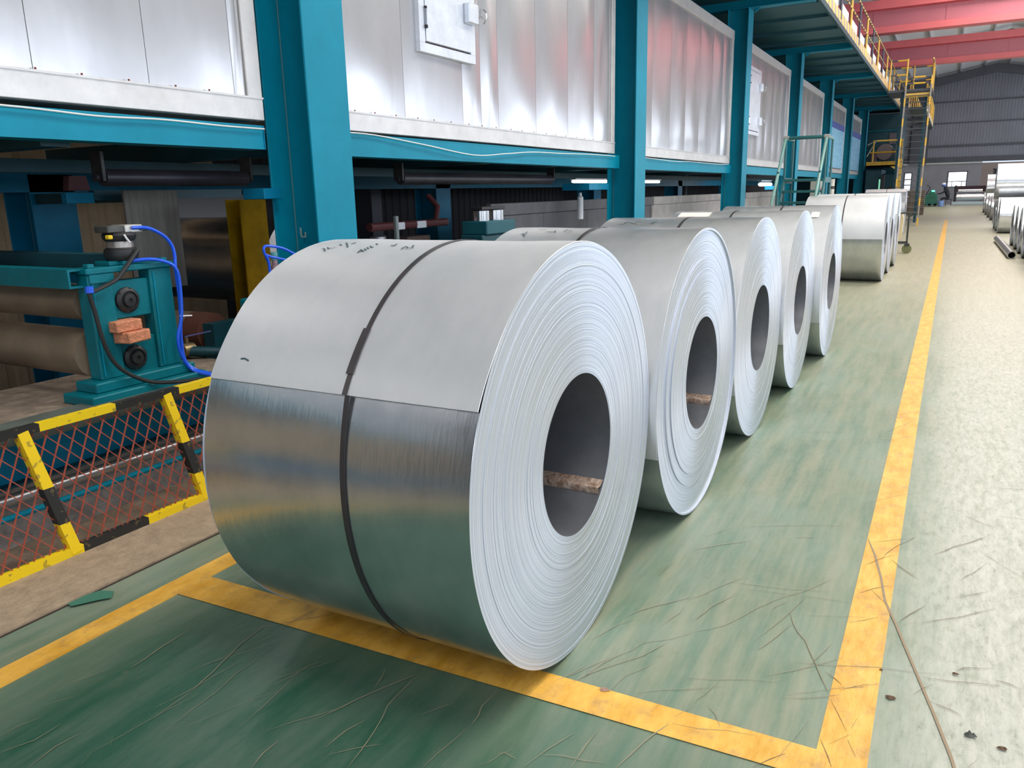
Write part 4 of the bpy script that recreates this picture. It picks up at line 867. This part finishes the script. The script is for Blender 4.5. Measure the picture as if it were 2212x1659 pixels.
# ------------------------------------------------------------------ steel coils
def coil(i, x, yc, Rr, ri, w, seed, label, group, seam=154.0, det=2, tele=None, strapx=.45, writing=None, sticker=None, lap=True, seal=None):
    """coil axis along X, right side at x, resting on the floor"""
    rnd = random.Random(seed)
    t = emp('steel_coil', (x, yc, 0), label, 'coil', group)
    n = (192, 96, 48)[2 - det] if det <= 2 else 192
    # outer wrap, with the lifted tail of the sheet at the seam angle
    mb = MB(); wrap = []
    def rad(th):       # th degrees measured from +Y towards +Z
        d = (seam - th) % 360       # distance above the seam
        r_ = Rr - .003 * d / 360
        if d < 16: r_ += .007 * (1 - d / 16) ** 1.6
        return r_ - (.003 if not lap else 0)
    angs = [seam - 360 * k / n for k in range(n + 1)]
    if n > 60: angs = sorted(set([round(a, 3) for a in angs] + [seam - q for q in (1, 2, 3, 4.5, 6.5)]), reverse=True)
    xs_ = [0, -.0015] + [-w * (q + 1) / 9 for q in range(8)] + [-w + .0015, -w]
    M_ = len(xs_)
    for a in angs:
        for q, xx in enumerate(xs_):
            d = (seam - a) % 360 if a != angs[0] else 0
            if a == angs[-1]: d = 359.9
            r_ = rad(seam - d) - (.0015 if q in (0, M_ - 1) else 0)
            r_ += .0012 * math.sin(5 * xx / w * 3 + d * .11 + seed) + .0010 * math.sin(9 * xx + seed * 2) * math.sin(R(a) * 5)
            mb.v.append((xx, r_ * math.cos(R(a)), Rr + r_ * math.sin(R(a))))
            e = (1 if d < 62 else max(0, 1 - (d - 62) / 60)); wrap.append(e)
    for k in range(len(angs) - 1):
        for q in range(M_ - 1): mb.f.append((k * M_ + q, k * M_ + q + 1, (k + 1) * M_ + q + 1, (k + 1) * M_ + q))
    # step face of the sheet's tail
    o = len(mb.v)
    for q in range(M_ - 1): mb.f.append(((len(angs) - 1) * M_ + q, q, q + 1, (len(angs) - 1) * M_ + q + 1))
    mb.attr['wrap'] = wrap
    put('outer_wrap', mb, GALV, t, world=False, smooth=25)
    # both sides: rings of sheet edges, each a little in or out
    def side(x0, sgn, name, nr, amp):
        mb = MB(); rv = []
        rs = [Rr - .0015 - .003 * .5 - (Rr - .0015 - ri) * k / nr for k in range(nr + 1)]
        rs[0] = Rr - .0012
        vs = 0; offs = []
        cur = 0
        for k in range(nr):
            e = rnd.gauss(0, amp)
            if rnd.random() < .12: e *= 2.2
            if tele:
                for (ra, rb, dx) in tele:
                    if ra < (rs[k] + rs[k + 1]) / 2 / Rr < rb: e += dx
            if k == 0: e = 0
            offs.append(e)
        n2 = n
        for k in range(nr):
            for r_ in (rs[k], rs[k + 1]):
                for j in range(n2):
                    th = 2 * PI * j / n2
                    mb.v.append((x0 + sgn * offs[k], r_ * math.cos(th), Rr + r_ * math.sin(th))); rv.append(r_)
        for k in range(2 * nr - 1):
            for j in range(n2):
                j2 = (j + 1) % n2; mb.f.append((k * n2 + j, k * n2 + j2, (k + 1) * n2 + j2, (k + 1) * n2 + j))
        mb.attr['rad'] = rv
        return put(name, mb, EDGE, t, world=False, smooth=20)
    side(0, 1, 'wound_side', (60, 26, 10)[2 - det], (.0003, .0004, .0006)[2 - det])
    side(-w, -1, 'wound_side', 8, .001)
    # bore
    mb = MB(); m2 = max(32, n // 2)
    for xx in (.0, -w * .5, -w):
        for j in range(m2):
            th = 2 * PI * j / m2; mb.v.append((xx, ri * math.cos(th), Rr + ri * math.sin(th)))
    for k in range(2):
        for j in range(m2):
            j2 = (j + 1) % m2; mb.f.append((k * m2 + j, (k + 1) * m2 + j, (k + 1) * m2 + j2, k * m2 + j2))
    put('bore', mb, BORE, t, world=False)
    if det == 2:      # inner end of the sheet, bent and rusty
        mb = MB(); vs = []; aa = -46
        for q in range(25):
            xx = -w * q / 24; jg = rnd.uniform(-.003, .003)
            for (da, dr) in ((9, .0005), (3, .012), (0, .022 + jg), (-1.2, .019 + jg), (-3, .0005)):
                th = R(aa + da); rr = ri - dr; vs.append((xx - .004, rr * math.cos(th), Rr + rr * math.sin(th)))
        fs = [(5 * q + j, 5 * q + j + 1, 5 * q + j + 6, 5 * q + j + 5) for q in range(24) for j in range(4)]
        mb.add(vs, fs); put('inner_tail', mb, RUST, t, world=False)
    # strap band and seal
    if strapx:
        mb = MB(); wS = .017; th_ = .0014; n3 = n
        vs = []
        for j in range(n3 + 1):
            a = seam - 360 * j / n3; d = 360 * j / n3
            rr = max(rad(seam - min(d, 359.9)), Rr) + .0014
            if d < 16: rr = rad(seam - d) + .0014
            if d > 344: rr = Rr + .0014 + .007 * ((d - 344) / 16) ** 2
            sh = .035 * max(0, math.sin(R((d - 200) if d > 200 else 0))) if i == 1 else 0
            xx = -strapx + sh
            for dx, dr in ((-wS / 2, 0), (-wS / 2, th_), (wS / 2, th_), (wS / 2, 0)):
                vs.append((xx + dx, (rr + dr) * math.cos(R(a)), Rr + (rr + dr) * math.sin(R(a))))
        fs = [(4 * j + q, 4 * j + q + 1, 4 * j + q + 5, 4 * j + q + 4) for j in range(n3) for q in range(3)]
        mb.add(vs, fs); sp = put('strap', mb, STRAP, t, world=False)
        if seal:
            mb = MB(); a0, a1 = seal; vs = []
            for j in range(9):
                a = a0 + (a1 - a0) * j / 8; rr = max(rad(a), Rr) + .003
                for dx, dr in ((-.013, 0), (-.012, .0025), (.012, .0025), (.013, 0)): vs.append((-strapx - .002 + dx, (rr + dr) * math.cos(R(a)), Rr + (rr + dr) * math.sin(R(a))))
            mb.add(vs, [(4 * j + q, 4 * j + q + 1, 4 * j + q + 5, 4 * j + q + 4) for j in range(8) for q in range(3)])
            put('strap_seal', mb, STRAP, sp, world=False)
    def surf(p, h=.0022):
        a = p[1]; rr = max(rad(a), Rr) + h; return Vector((p[0], rr * math.cos(R(a)), Rr + rr * math.sin(R(a))))
    if writing:
        mb = MB()
        for st in writing:
            P3 = []
            for k in range(len(st) - 1):
                for u in range(4): P3.append((st[k][0] + (st[k + 1][0] - st[k][0]) * u / 4, st[k][1] + (st[k + 1][1] - st[k][1]) * u / 4))
            P3.append(st[-1]); vs = []
            for k, p in enumerate(P3):
                c = surf(p); d = surf(P3[min(k + 1, len(P3) - 1)]) - surf(P3[max(k - 1, 0)]); nn = Vector((0, math.cos(R(p[1])), math.sin(R(p[1]))))
                s_ = d.cross(nn).normalized() * .0028; vs += [c + s_, c - s_]
            mb.add(vs, [(2 * k, 2 * k + 1, 2 * k + 3, 2 * k + 2) for k in range(len(P3) - 1)])
        put('handwriting', mb, INK, t, world=False, smooth=0, kind='stuff')
    if sticker:
        x0, x1, a0, a1 = sticker; mb = MB(); vs = []
        for j in range(7):
            a = a0 + (a1 - a0) * j / 6; vs += [surf((x0, a), .003), surf((x1, a), .003)]
        mb.add(vs, [(2 * j, 2 * j + 1, 2 * j + 3, 2 * j + 2) for j in range(6)]); put('paper_label', mb, PAPER, t, world=False)
    return t
W1 = [[(-0.8676, 104.79), (-0.8622, 104.41), (-0.8488, 105.15), (-0.8382, 106.52)], [(-0.8565, 103.31), (-0.8396, 104.4), (-0.8311, 103.44)], [(-0.828, 103.3), (-0.8256, 102.89)], [(-0.8338, 100.11), (-0.8146, 101.08)], [(-0.8255, 97.94), (-0.7955, 100.64), (-0.7772, 102.48), (-0.7707, 102.73)], [(-0.7897, 99.39), (-0.7869, 97.52)], [(-0.69, 107.23), (-0.6952, 105.66), (-0.6785, 106.15)], [(-0.7016, 104.71), (-0.6757, 106.14)], [(-0.6902, 104.08), (-0.6723, 105.37)], [(-0.6908, 102.82), (-0.6733, 104.15)], [(-0.6907, 101.45), (-0.6704, 102.96), (-0.6693, 102.29)], [(-0.691, 98.65), (-0.6746, 99.88)], [(-0.6183, 100.1), (-0.5983, 100.95), (-0.606, 98.55)], [(-0.5466, 103.65), (-0.5478, 101.23), (-0.5273, 102.78), (-0.5142, 102.35), (-0.5278, 99.97)], [(-.850, 148.2), (-.835, 148.0), (-.815, 148.5)]]
W2 = [[(-0.8545, 105.98), (-0.8324, 105.5), (-0.835, 101.89)], [(-0.848, 104.56), (-0.8175, 107.87)], [(-0.7937, 98.59), (-0.7563, 98.21)], [(-0.729, 102.15), (-0.7016, 101.85), (-0.689, 100.65)], [(-0.6859, 102.95), (-0.6964, 100.01)], [(-0.6441, 101.84), (-0.6407, 98.03)], [(-0.6204, 100.95), (-0.6176, 98.61)]]
W3 = [[(-0.8422, 108.58), (-0.8131, 108.33), (-0.8115, 104.48), (-0.7306, 108.37)], [(-0.7485, 105.18), (-0.7255, 103.55)], [(-0.654, 108.14), (-0.6222, 107.35)], [(-0.6489, 106.48), (-0.6203, 103.33)], [(-0.6395, 105.9), (-0.6068, 105.32)]]
G1 = 'steel coils in the marked bay'
coil(1, -.9754, 2.203, .677, .2659, .954, 1, 'nearest and largest steel coil, inside the yellow corner line', G1, det=2, strapx=.425, writing=W1, seal=(137, 149))
coil(2, -.9452, 3.547, .666, .2649, .954, 2, 'second steel coil from the camera, with an outer band of recessed wraps', G1, det=2, seam=200, tele=[(.80, 1.01, -.010), (.72, .80, -.004)], strapx=.523, writing=W2)
coil(3, -.9533, 4.880, .666, .2627, .954, 3, 'third steel coil from the camera in the marked bay', G1, det=1, seam=205, strapx=.453, writing=W3)
coil(4, -.9322, 6.213, .666, .26, .954, 4, 'fourth steel coil, with a white paper label on top', G1, det=1, seam=200, strapx=.497, sticker=(-.90, -.66, 99.5, 109.5))
coil(5, -.878, 7.556, .669, .2534, .954, 5, 'fifth steel coil, the last before the gap in the row', G1, det=1, seam=205, strapx=.436, sticker=(-.165, -.10, 113, 121))
G2 = 'steel coils beyond the gap'
coil(6, -.865, 13.98, .672, .255, 1.19, 6, 'steel coil showing a full front with centre strap, first beyond the gap', G2, det=1, seam=178, strapx=.60)
coil(7, -.865, 15.36, .680, .255, 1.24, 7, 'steel coil directly behind the one with the full front', G2, det=0, strapx=.62)
coil(8, -.848, 16.76, .675, .255, 1.2, 8, 'steel coil beside the hand cart, third beyond the gap', G2, det=0, strapx=.6)
coil(9, -1.235, 27.7, .685, .255, 1.15, 9, 'lone steel coil with a torn top edge between the cart and ladder', G2, det=1, strapx=.55, seam=120)
# coils across the lane, two tiers in places
G3 = 'coils along the right side of the lane'
ordw = ['nearest', 'second', 'third', 'fourth', 'fifth', 'sixth', 'seventh', 'eighth', 'ninth', 'tenth', 'eleventh', 'twelfth']
ys = [15.55, 16.7, 17.85, 19.05, 20.3, 21.55, 22.85]
for k, y in enumerate(ys):
    coil(10 + k, 2.55, y, .485, .25, 1.2, 20 + k, '%s low steel coil on the right side of the lane' % ordw[k].capitalize(), G3, det=0, strapx=.6)
for k, y in enumerate([28.4, 29.75, 31.1]):
    coil(30 + k, 2.6, y, .52, .25, 1.3, 40 + k, '%s coil on the floor beneath the large upper coil right of the lane' % ordw[k].capitalize(), G3, det=0, strapx=.6)
c = coil(34, 2.62, 30.4, .56, .25, 1.42, 44, 'large bright coil lying on top of others right of the lane', G3, det=1, strapx=None); c.location.z = .96
for k, y in enumerate([35.6, 38.6, 41.6, 44.6, 47.8]):
    coil(50 + k, 2.7, y, .5, .25, 1.25, 60 + k, '%s distant floor coil at the end of the right row' % ordw[k].capitalize(), G3, det=0, strapx=.6)
c = coil(60, 2.7, 46.2, .52, .25, 1.25, 70, 'distant upper coil resting on the far right floor coils', G3, det=0, strapx=None); c.location.z = .84

# ------------------------------------------------------------------ pipe on the floor, debris
mb = MB(); L0, L1 = Vector((1.13, 24.2, .075)), Vector((1.16, 18.7, .075)); d = (L1 - L0)
n = 24; vs = []; fs = []
for rr, e in ((.075, 0), (.075, 1), (.062, 1), (.062, 0)):
    for k in range(n): vs.append(L0 + d * e + Vector((rr * math.cos(2 * PI * k / n), 0, rr * math.sin(2 * PI * k / n))))
for q in range(4):
    for k in range(n):
        k2 = (k + 1) % n; fs.append((q * n + k, ((q + 1) % 4) * n + k, ((q + 1) % 4) * n + k2, q * n + k2))
mb.add(vs, fs); put('loose_pipe', mb, STEELP, label='hollow steel pipe lying on the floor beside the right coils', cat='pipe', loc=(1.15, 21.5, 0))
def chip(x, y, s, mt, lab, h=.02):
    mb = MB(); rnd = random.Random(int(x * 1000)); k = 7
    vs = [(s * (.6 + .5 * rnd.random()) * math.cos(2 * PI * i / k), s * .7 * (.6 + .5 * rnd.random()) * math.sin(2 * PI * i / k), .0045) for i in range(k)]
    vs += [(v[0] * .5, v[1] * .5, h * (.5 + rnd.random())) for v in vs]
    mb.add(vs, [tuple(range(k))[::-1], tuple(range(k, 2 * k))] + [(i, (i + 1) % k, (i + 1) % k + k, i + k) for i in range(k)])
    o = put('floor_chip', mb, mt, label=lab, cat='debris', group='chips on the floor', smooth=0); o.location = (x, y, 0)
DB = mat('chip_brown', (.14, .08, .045), .9, 0, .3, 60); DG = mat('chip_dark', (.10, .11, .09), .6, 0, .6, 60)
chip(.185, 2.255, .018, DG, 'dark pointed chip in the pale lane at lower right', .013)
chip(.262, 2.235, .016, DB, 'flat brown chip right of the dark pointed chip', .006)
chip(-.02, 2.34, .016, DB, 'brown chip just right of the yellow line near the corner', .006)
chip(.15, 2.56, .012, DB, 'small brown speck farther up the pale lane', .006)
chip(-.055, 2.48, .008, DB, 'tiny dark chip on the yellow line', .006)
chip(-.80, 1.99, .020, mat('chip_pinkish', (.36, .22, .16), .9), 'pinkish crumb on the front yellow line', .006)

# ------------------------------------------------------------------ hand cart
t = emp('hand_cart', (-.85, 19.6, 0), 'black-framed hand cart with cream container behind the eighth coil', 'cart')
mb = MB(); mb.tube([(-1.25, 19.75, .88), (-.66, 19.75, .89)], .02, 8); mb.tube([(-.79, 19.75, .88), (-.79, 19.75, .22), (-1.25, 19.75, .22)], .022, 8); mb.tube([(-.79, 19.75, .80), (-.68, 19.75, .88)], .018, 8); put('frame', mb, mat('cart_black', (.04, .045, .045), .45), t)
mb = MB(); mb.tube([(-1.25, 20.2, .88), (-1.25, 19.75, .88)], .02, 8); mb.tube([(-1.25, 19.75, .22), (-1.25, 20.2, .22), (-.79, 20.2, .22), (-.79, 19.75, .22)], .02, 8); put('platform_frame', mb, MATS['cart_black'], t)
mb = MB(); mb.lathe([(-.03, .06), (-.025, .10), (.025, .10), (.03, .06)], (-.78, 19.75, .10), 'Y', 20); w_ = put('wheel', mb, CASTER, t)
mb = MB(); mb.box(-.83, -.73, 19.70, 19.80, .17, .22); put('wheel_fork', mb, MATS['cart_black'], t, smooth=0)
mb = MB(); mb.lathe([(-.03, .06), (-.025, .10), (.025, .10), (.03, .06)], (-1.2, 20.2, .11), 'X', 20); put('wheel', mb, CASTER, t)
mb = MB(); mb.prism([(-1.25, .30), (-.92, .30), (-.90, .78), (-.95, .90), (-1.25, .92)], 19.8, 20.15, 'Y'); put('cream_container', mb, CREAM, t)

# ------------------------------------------------------------------ ladder stairs, landing and platform
t = emp('ladder_stair', (-1.4, 33.4, 0), 'tall yellow and grey ladder stair up to the walkway', 'ladder')
LX0, LX1 = -1.87, -1.04
def lp(x, z): return Vector((x, 33.4 + z * .12, z))
for x in (LX0, LX1):
    mb = MB(); mb.beam(lp(x, 0), lp(x, 5.35), .05, .12, (0, 1, 0)); put('stringer', mb, LADB, t, smooth=0)
for i in range(20):
    z = .22 + i * .235
    mb = MB(); p0, p1 = lp(LX0, z), lp(LX1, z); mb.box(p0.x + .025, p1.x - .025, p0.y - .04, p0.y + .10, z - .02, z); put('rung', mb, STEELG, t, smooth=0)
mb = MB(); mb.box(LX0, LX1, 34.0, 34.06, 4.62, 4.76); put('yellow_step', mb, YPALE, t, smooth=0)
for z in (5.1, 5.32):
    mb = MB(); mb.tube([lp(LX0, z), lp(LX1, z)], .03, 8); put('gate_bar', mb, RAILX, t)
t = emp('stair_landing', (-2.0, 34.6, 4.9), 'landing with yellow railing linking the ladder stair to the walkway', 'landing')
mb = MB(); mb.box(-2.49, -1.0, 34.1, 36.4, 4.84, 4.92); put('landing_deck', mb, STEELG, t, smooth=0)
for y in (34.2, 36.35):
    for z in (5.45, 5.95):
        mb = MB(); mb.tube([(-2.45, y, z), (LX0 if y < 35 else -1.05, y, z)], .028, 8); put('rail', mb, RAILX, t)
for (x, y) in ((-2.45, 34.2), (LX0 - .02, 34.2), (-1.05, 36.35), (-1.75, 36.35), (-1.05, 35.2)):
    mb = MB(); mb.tube([(x, y, 4.92), (x, y, 6.0)], .03, 8); put('railing_post', mb, YPALE, t)
mb = MB(); mb.tube([(-1.05, 34.2, 5.95), (-1.05, 36.35, 5.95)], .028, 8); put('rail', mb, RAILB, t)
mb = MB(); mb.box(-2.02, -1.92, 34.2, 34.35, 0, 4.84); mb.box(-1.3, -1.2, 36.2, 36.35, 0, 4.84); put('support_leg', mb, DKTEAL, t, smooth=0)
t = emp('far_walkway', (-1.8, 50, 4.8), 'further stretch of walkway with pale toe boards beyond the ladder stair', 'walkway')
mb = MB(); mb.box(-2.08, -1.45, 41.5, 56, 4.80, 4.88); put('deck_plate', mb, mat('deck_dim', (.03, .05, .06), .6), t, smooth=0)
FT = stripes('far_toe_bands', (.80, .68, .44), (.22, .17, .13), 'Y', 2.2, .66)
for x in (-2.10, -1.44):
    mb = MB(); mb.box(x - .015, x + .015, 41.5, 56, 4.88, 5.08); put('toe_board', mb, FT, t, smooth=0)
    mb = MB(); mb.tube([(x, 41.5, 5.95), (x, 56, 5.95)], .03, 6); put('rail', mb, RAILB, t)
    for k in range(8):
        mb = MB(); mb.tube([(x, 41.6 + 2 * k, 5.1), (x, 41.6 + 2 * k, 5.95)], .03, 6); put('railing_post', mb, YPALE, t)
for y in (47, 51, 55.8):
    mb = MB(); mb.box(-6.2, -6.05, y, y + .15, 0, 4.8); mb.box(-6.2, -1.45, y, y + .15, 4.68, 4.80); put('bracket_leg', mb, STEELG, t, smooth=0)
t = emp('yellow_platform', (-2.8, 40.5, 0), 'yellow-railed platform over dark machinery at the end of the line', 'platform')
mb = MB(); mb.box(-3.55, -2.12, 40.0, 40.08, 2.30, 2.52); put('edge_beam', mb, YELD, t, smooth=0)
mb = MB(); mb.box(-3.6, -2.1, 40.0, 43.0, 2.30, 2.36); put('deck', mb, DARK, t, smooth=0)
for z, x0 in ((2.92, -3.42), (3.42, -3.2)):
    mb = MB(); mb.tube([(x0, 40.04, z), (-2.15, 40.04, z)], .035, 8); put('rail', mb, YELD if z < 3 else YPALE, t)
for x in (-3.3, -2.15):
    mb = MB(); mb.tube([(x, 40.04, 2.5), (x, 40.04, 3.45)], .035, 8); put('railing_post', mb, YELD, t)
mb = MB(); mb.box(-2.22, -2.08, 39.98, 40.1, 0, 2.6); mb.prism([(-2.22, 2.3), (-2.55, 2.3), (-2.22, 2.08)], 40.0, 40.08, 'Y'); put('support_leg', mb, YPALE, t, smooth=0)
mb = MB(); mb.tube([(-3.55, 40.04, 2.75), (-3.2, 40.04, 3.45), (-3.55, 40.04, 3.25)], .02, 6); put('brace', mb, mat('brace_grey', (.5, .47, .4), .5), t)
t = emp('end_machine', (-3.0, 42, 0), 'dark green machine body under the yellow platform', 'machine')
mb = MB(); mb.bbox(-3.6, -2.9, 40.6, 42.8, -.0, 2.2, .03); mb.bbox(-2.85, -2.15, 40.9, 42.8, 0, 2.0, .03); put('body', mb, DKTEAL, t)
mb = MB(); mb.bbox(-2.9, -2.75, 40.3, 40.5, .0, 1.95, .02); mb.lathe([(0, .3), (.1, .3)], (-2.5, 40.8, 1.1), 'Y', 20); put('front_gear', mb, DARK, t)
mb = MB(); mb.box(-2.98, -2.92, 40.2, 40.24, 1.3, 1.75); put('green_light', mb, mat('pale_green_lamp', (.2, .5, .35), .4, emit=((.2, .6, .4), .8)), t, smooth=0)
t = emp('platform_machine', (-2.8, 42, 2.36), 'rusty drum and cabinets standing on the yellow platform', 'machine')
mb = MB(); mb.lathe([(0, .35), (.06, .38), (.5, .38), (.55, .3)], (-2.95, 41.6, 2.98), 'Y', 24); put('drum', mb, mat('dusky_drum', (.16, .13, .13), .6), t)
mb = MB(); mb.bbox(-2.5, -2.25, 41.4, 42.0, 2.36, 3.3, .02); put('cabinet', mb, mat('dusky_cabinet', (.12, .12, .11), .6), t)
mb = MB(); mb.bbox(-3.5, -3.25, 41.2, 41.9, 2.36, 2.95, .02); put('cabinet', mb, mat('dusky_maroon', (.08, .04, .05), .6), t)
# dark rear hall structure behind columns (upper machinery)
t = emp('upper_machine_block', (-5, 44, 0), 'dark teal machine block beyond the last column', 'machine')
mb = MB(); mb.bbox(-7.5, -2.35, 43.2, 46.0, 0, 4.8, .03); put('body', mb, DKTEAL, t)
for z in (3.1, 4.0):
    mb = MB(); mb.box(-4.4, -2.4, 43.12, 43.2, z, z + .06); put('ledge', mb, TEALD, t, smooth=0)
mb = MB(); mb.box(-2.9, -2.6, 43.14, 43.2, 3.4, 3.9); put('panel_plate', mb, mat('dusky_plate', (.12, .10, .12), .6), t, smooth=0)
# crates behind the ladder
CRL = ['lowest left', 'lowest right', 'second tier left', 'second tier right', 'third tier left', 'third tier right', 'topmost left', 'topmost right']
for k in range(8):
    i, j = k % 2, k // 2
    t = emp('crate', (-1.80 + .42 * i, 45, .30 * j), 'brown wooden crate seen through the ladder rungs, ' + CRL[k], 'crate', 'crates behind the ladder')
    x, z = -1.80 + .42 * i, .30 * j
    for q in range(3):
        mb = MB(); mb.bbox(x - .2, x + .2, 44.8, 44.83, z + .015 + q * .095, z + .095 + q * .095, .004); put('slat', mb, CRATEM, t)
    mb = MB(); mb.box(x - .2, x + .2, 44.83, 45.3, z, z + .29); put('box_body', mb, CRATEM, t, smooth=0)

# ------------------------------------------------------------------ far end: green machine, worker, roll machine
t = emp('green_machine', (-1.2, 62, 0), 'low green machine with green indicator in front of the worker', 'machine')
mb = MB(); mb.bbox(-1.75, -.85, 61.5, 62.6, .08, .75, .03); put('body', mb, GREENM, t)
mb = MB(); mb.prism([(-1.5, .75), (-.9, .75), (-1.1, 1.0), (-1.35, 1.02)], 61.7, 62.4, 'Y'); put('hood', mb, GREENM, t)
mb = MB(); mb.tube([(-1.6, 62, .7), (-1.35, 62, 1.25), (-1.55, 62, 1.45)], .03, 6); put('arm', mb, DARK, t)
mb = MB(); mb.box(-1.24, -1.05, 61.62, 61.68, .98, 1.07); put('indicator', mb, LEDG, t, smooth=0)
for x in (-1.65, -1.3, -.95):
    mb = MB(); mb.lathe([(-.05, .1), (.05, .1)], (x, 61.55, .10), 'Y', 12); put('wheel', mb, BLACK, t)
mb = MB(); mb.lathe([(0, .13), (.02, .16), (.36, .18), (.38, .17)], (-.62, 61.5, 0), 'Z', 18); put('blue_bucket', mb, mat('bucket_blue', (.18, .30, .60), .5), label='pale blue bucket at the worker\'s feet', cat='bucket', loc=(-.62, 61.5, 0))
t = emp('stool', (-.18, 62, 0), 'low dark stool under the worker at the far end', 'stool')
mb = MB(); mb.bbox(-.36, 0, 61.82, 62.18, .42, .46, .01); put('seat', mb, DARK, t)
for dx in (-.15, .15):
    for dy in (-.15, .15):
        mb = MB(); mb.tube([(-.18 + dx, 62 + dy, 0), (-.18 + dx, 62 + dy, .42)], .015, 6); put('leg', mb, DARK, t)
def skin_mesh(name, verts, edges, radii, mt, parent, root=0, sub=1):
    me = bpy.data.meshes.new(name); me.from_pydata(verts, edges, []); o = bpy.data.objects.new(name, me); C.objects.link(o); o.parent = parent
    md = o.modifiers.new('skin', 'SKIN'); md.use_smooth_shade = True
    if not me.skin_vertices: 
        bpy.context.view_layer.objects.active = o
    lay = me.skin_vertices[0].data if me.skin_vertices else None
    if lay:
        for i, r_ in enumerate(radii): lay[i].radius = (r_, r_) if not isinstance(r_, tuple) else r_; lay[i].use_root = (i == root)
    sm = o.modifiers.new('sub', 'SUBSURF'); sm.levels = sub; sm.render_levels = sub
    me.materials.append(mt); return o
t = emp('person', (-.2, 62, 0), 'worker in dark clothes and blue-white helmet, seated leaning forward', 'person')
V = [(0, 0, .56), (-.06, 0, .80), (-.18, 0, 1.05), (-.25, 0, 1.18), (-.30, 0, 1.27), (-.33, 0, 1.36),
     (0, -.10, .53), (-.42, -.12, .52), (-.40, -.13, .09), (-.52, -.13, .05),
     (0, .10, .53), (-.44, .13, .52), (-.34, .14, .09), (-.46, .14, .05),
     (-.20, -.17, 1.13), (-.34, -.22, .90), (-.58, -.14, .82),
     (-.20, .17, 1.13), (-.36, .22, .90), (-.58, .12, .84)]
Ed = [(0, 1), (1, 2), (2, 3), (3, 4), (4, 5), (0, 6), (6, 7), (7, 8), (8, 9), (0, 10), (10, 11), (11, 12), (12, 13), (3, 14), (14, 15), (15, 16), (3, 17), (17, 18), (18, 19)]
Rd = [.14, .15, .16, .10, .055, .05, .09, .075, .045, .04, .09, .075, .045, .04, .065, .045, .03, .065, .045, .03]
def hand(bx, by, bz, s):
    b0 = len(V); V.append((bx - .07, by, bz - .01)); Rd.append((.035)); Ed.append((16 if s < 0 else 19, b0))
    for q in range(4):
        i0 = len(V); ln = (.06, .075, .07, .055)[q]; dy = (q - 1.5) * .02
        V.append((bx - .10 - ln * .4, by + dy, bz - .01)); V.append((bx - .10 - ln, by + dy, bz - .035)); Rd.extend([.009, .008]); Ed.append((b0, i0)); Ed.append((i0, i0 + 1))
    i0 = len(V); V.append((bx - .08, by - s * .045, bz + .005)); V.append((bx - .12, by - s * .06, bz - .01)); Rd.extend([.011, .009]); Ed.append((b0, i0)); Ed.append((i0, i0 + 1))
hand(-.58, -.14, .82, -1); hand(-.58, .12, .84, 1)
body = skin_mesh('body', V, Ed, Rd, DENIM, t)
mb = MB(); hx, hz = -.36, 1.40
vs = []; fs = []; nh, nv = 16, 12
for j in range(nv + 1):
    ph = PI * j / nv
    for i in range(nh):
        th = 2 * PI * i / nh; x = -.105 * math.sin(ph) * math.cos(th); y = .078 * math.sin(ph) * math.sin(th); z = .125 * math.cos(ph)
        if math.cos(th) > .92 and 5 <= j <= 7: x -= .022            # nose
        if abs(math.cos(th)) < .1 and 5 <= j <= 7: y *= 1.18         # ears
        if math.cos(th) > .6 and j in (5,) and abs(math.sin(th)) > .3: x += .008   # eye hollows
        vs.append((hx + x, y, hz + z))
for j in range(nv):
    for i in range(nh): fs.append((j * nh + i, j * nh + (i + 1) % nh, (j + 1) * nh + (i + 1) % nh, (j + 1) * nh + i))
mb.add(vs, fs); put('head', mb, SKIN, t, world=False)
mb = MB(); mb.lathe([(.0, .165), (.008, .165), (.012, .135), (.06, .128), (.11, .09), (.135, .04), (.14, 0)], (hx + .0, 0, hz + .03), 'Z', 20); put('helmet', mb, HELMW, t, world=False)
mb = MB(); mb.lathe([(-.09, .115), (.03, .13)], (hx + .01, 0, hz + .01), 'Z', 20); put('helmet_liner', mb, HELM, t, world=False)
t = emp('roll_machine', (1.0, 66, 0), 'silver roll machine on a pale base at the far end', 'machine')
mb = MB(); mb.bbox(.0, 2.3, 65.2, 66.6, 0, .22, .03); put('base', mb, mat('pale_blue_base', (.45, .55, .58), .4), t)
mb = MB(); mb.lathe([(0, .1), (.1, .1), (.1, .28), (1.75, .28), (1.75, .1), (1.85, .1)], (.2, 65.8, .55), 'X', 24); put('roll', mb, CHROME, t)
mb = MB(); mb.lathe([(0, .09), (1.5, .09)], (.35, 65.6, 1.0), 'X', 16); put('upper_roll', mb, CHROME, t)
for x in (.12, 2.1):
    mb = MB(); mb.bbox(x, x + .14, 65.4, 66.3, .2, 1.35, .02); put('side_frame', mb, DARK, t)
mb = MB(); mb.box(.1, 2.2, 66.3, 66.4, .9, 1.3); put('back_plate', mb, mat('maroon_dark', (.05, .02, .03), .6), t, smooth=0)
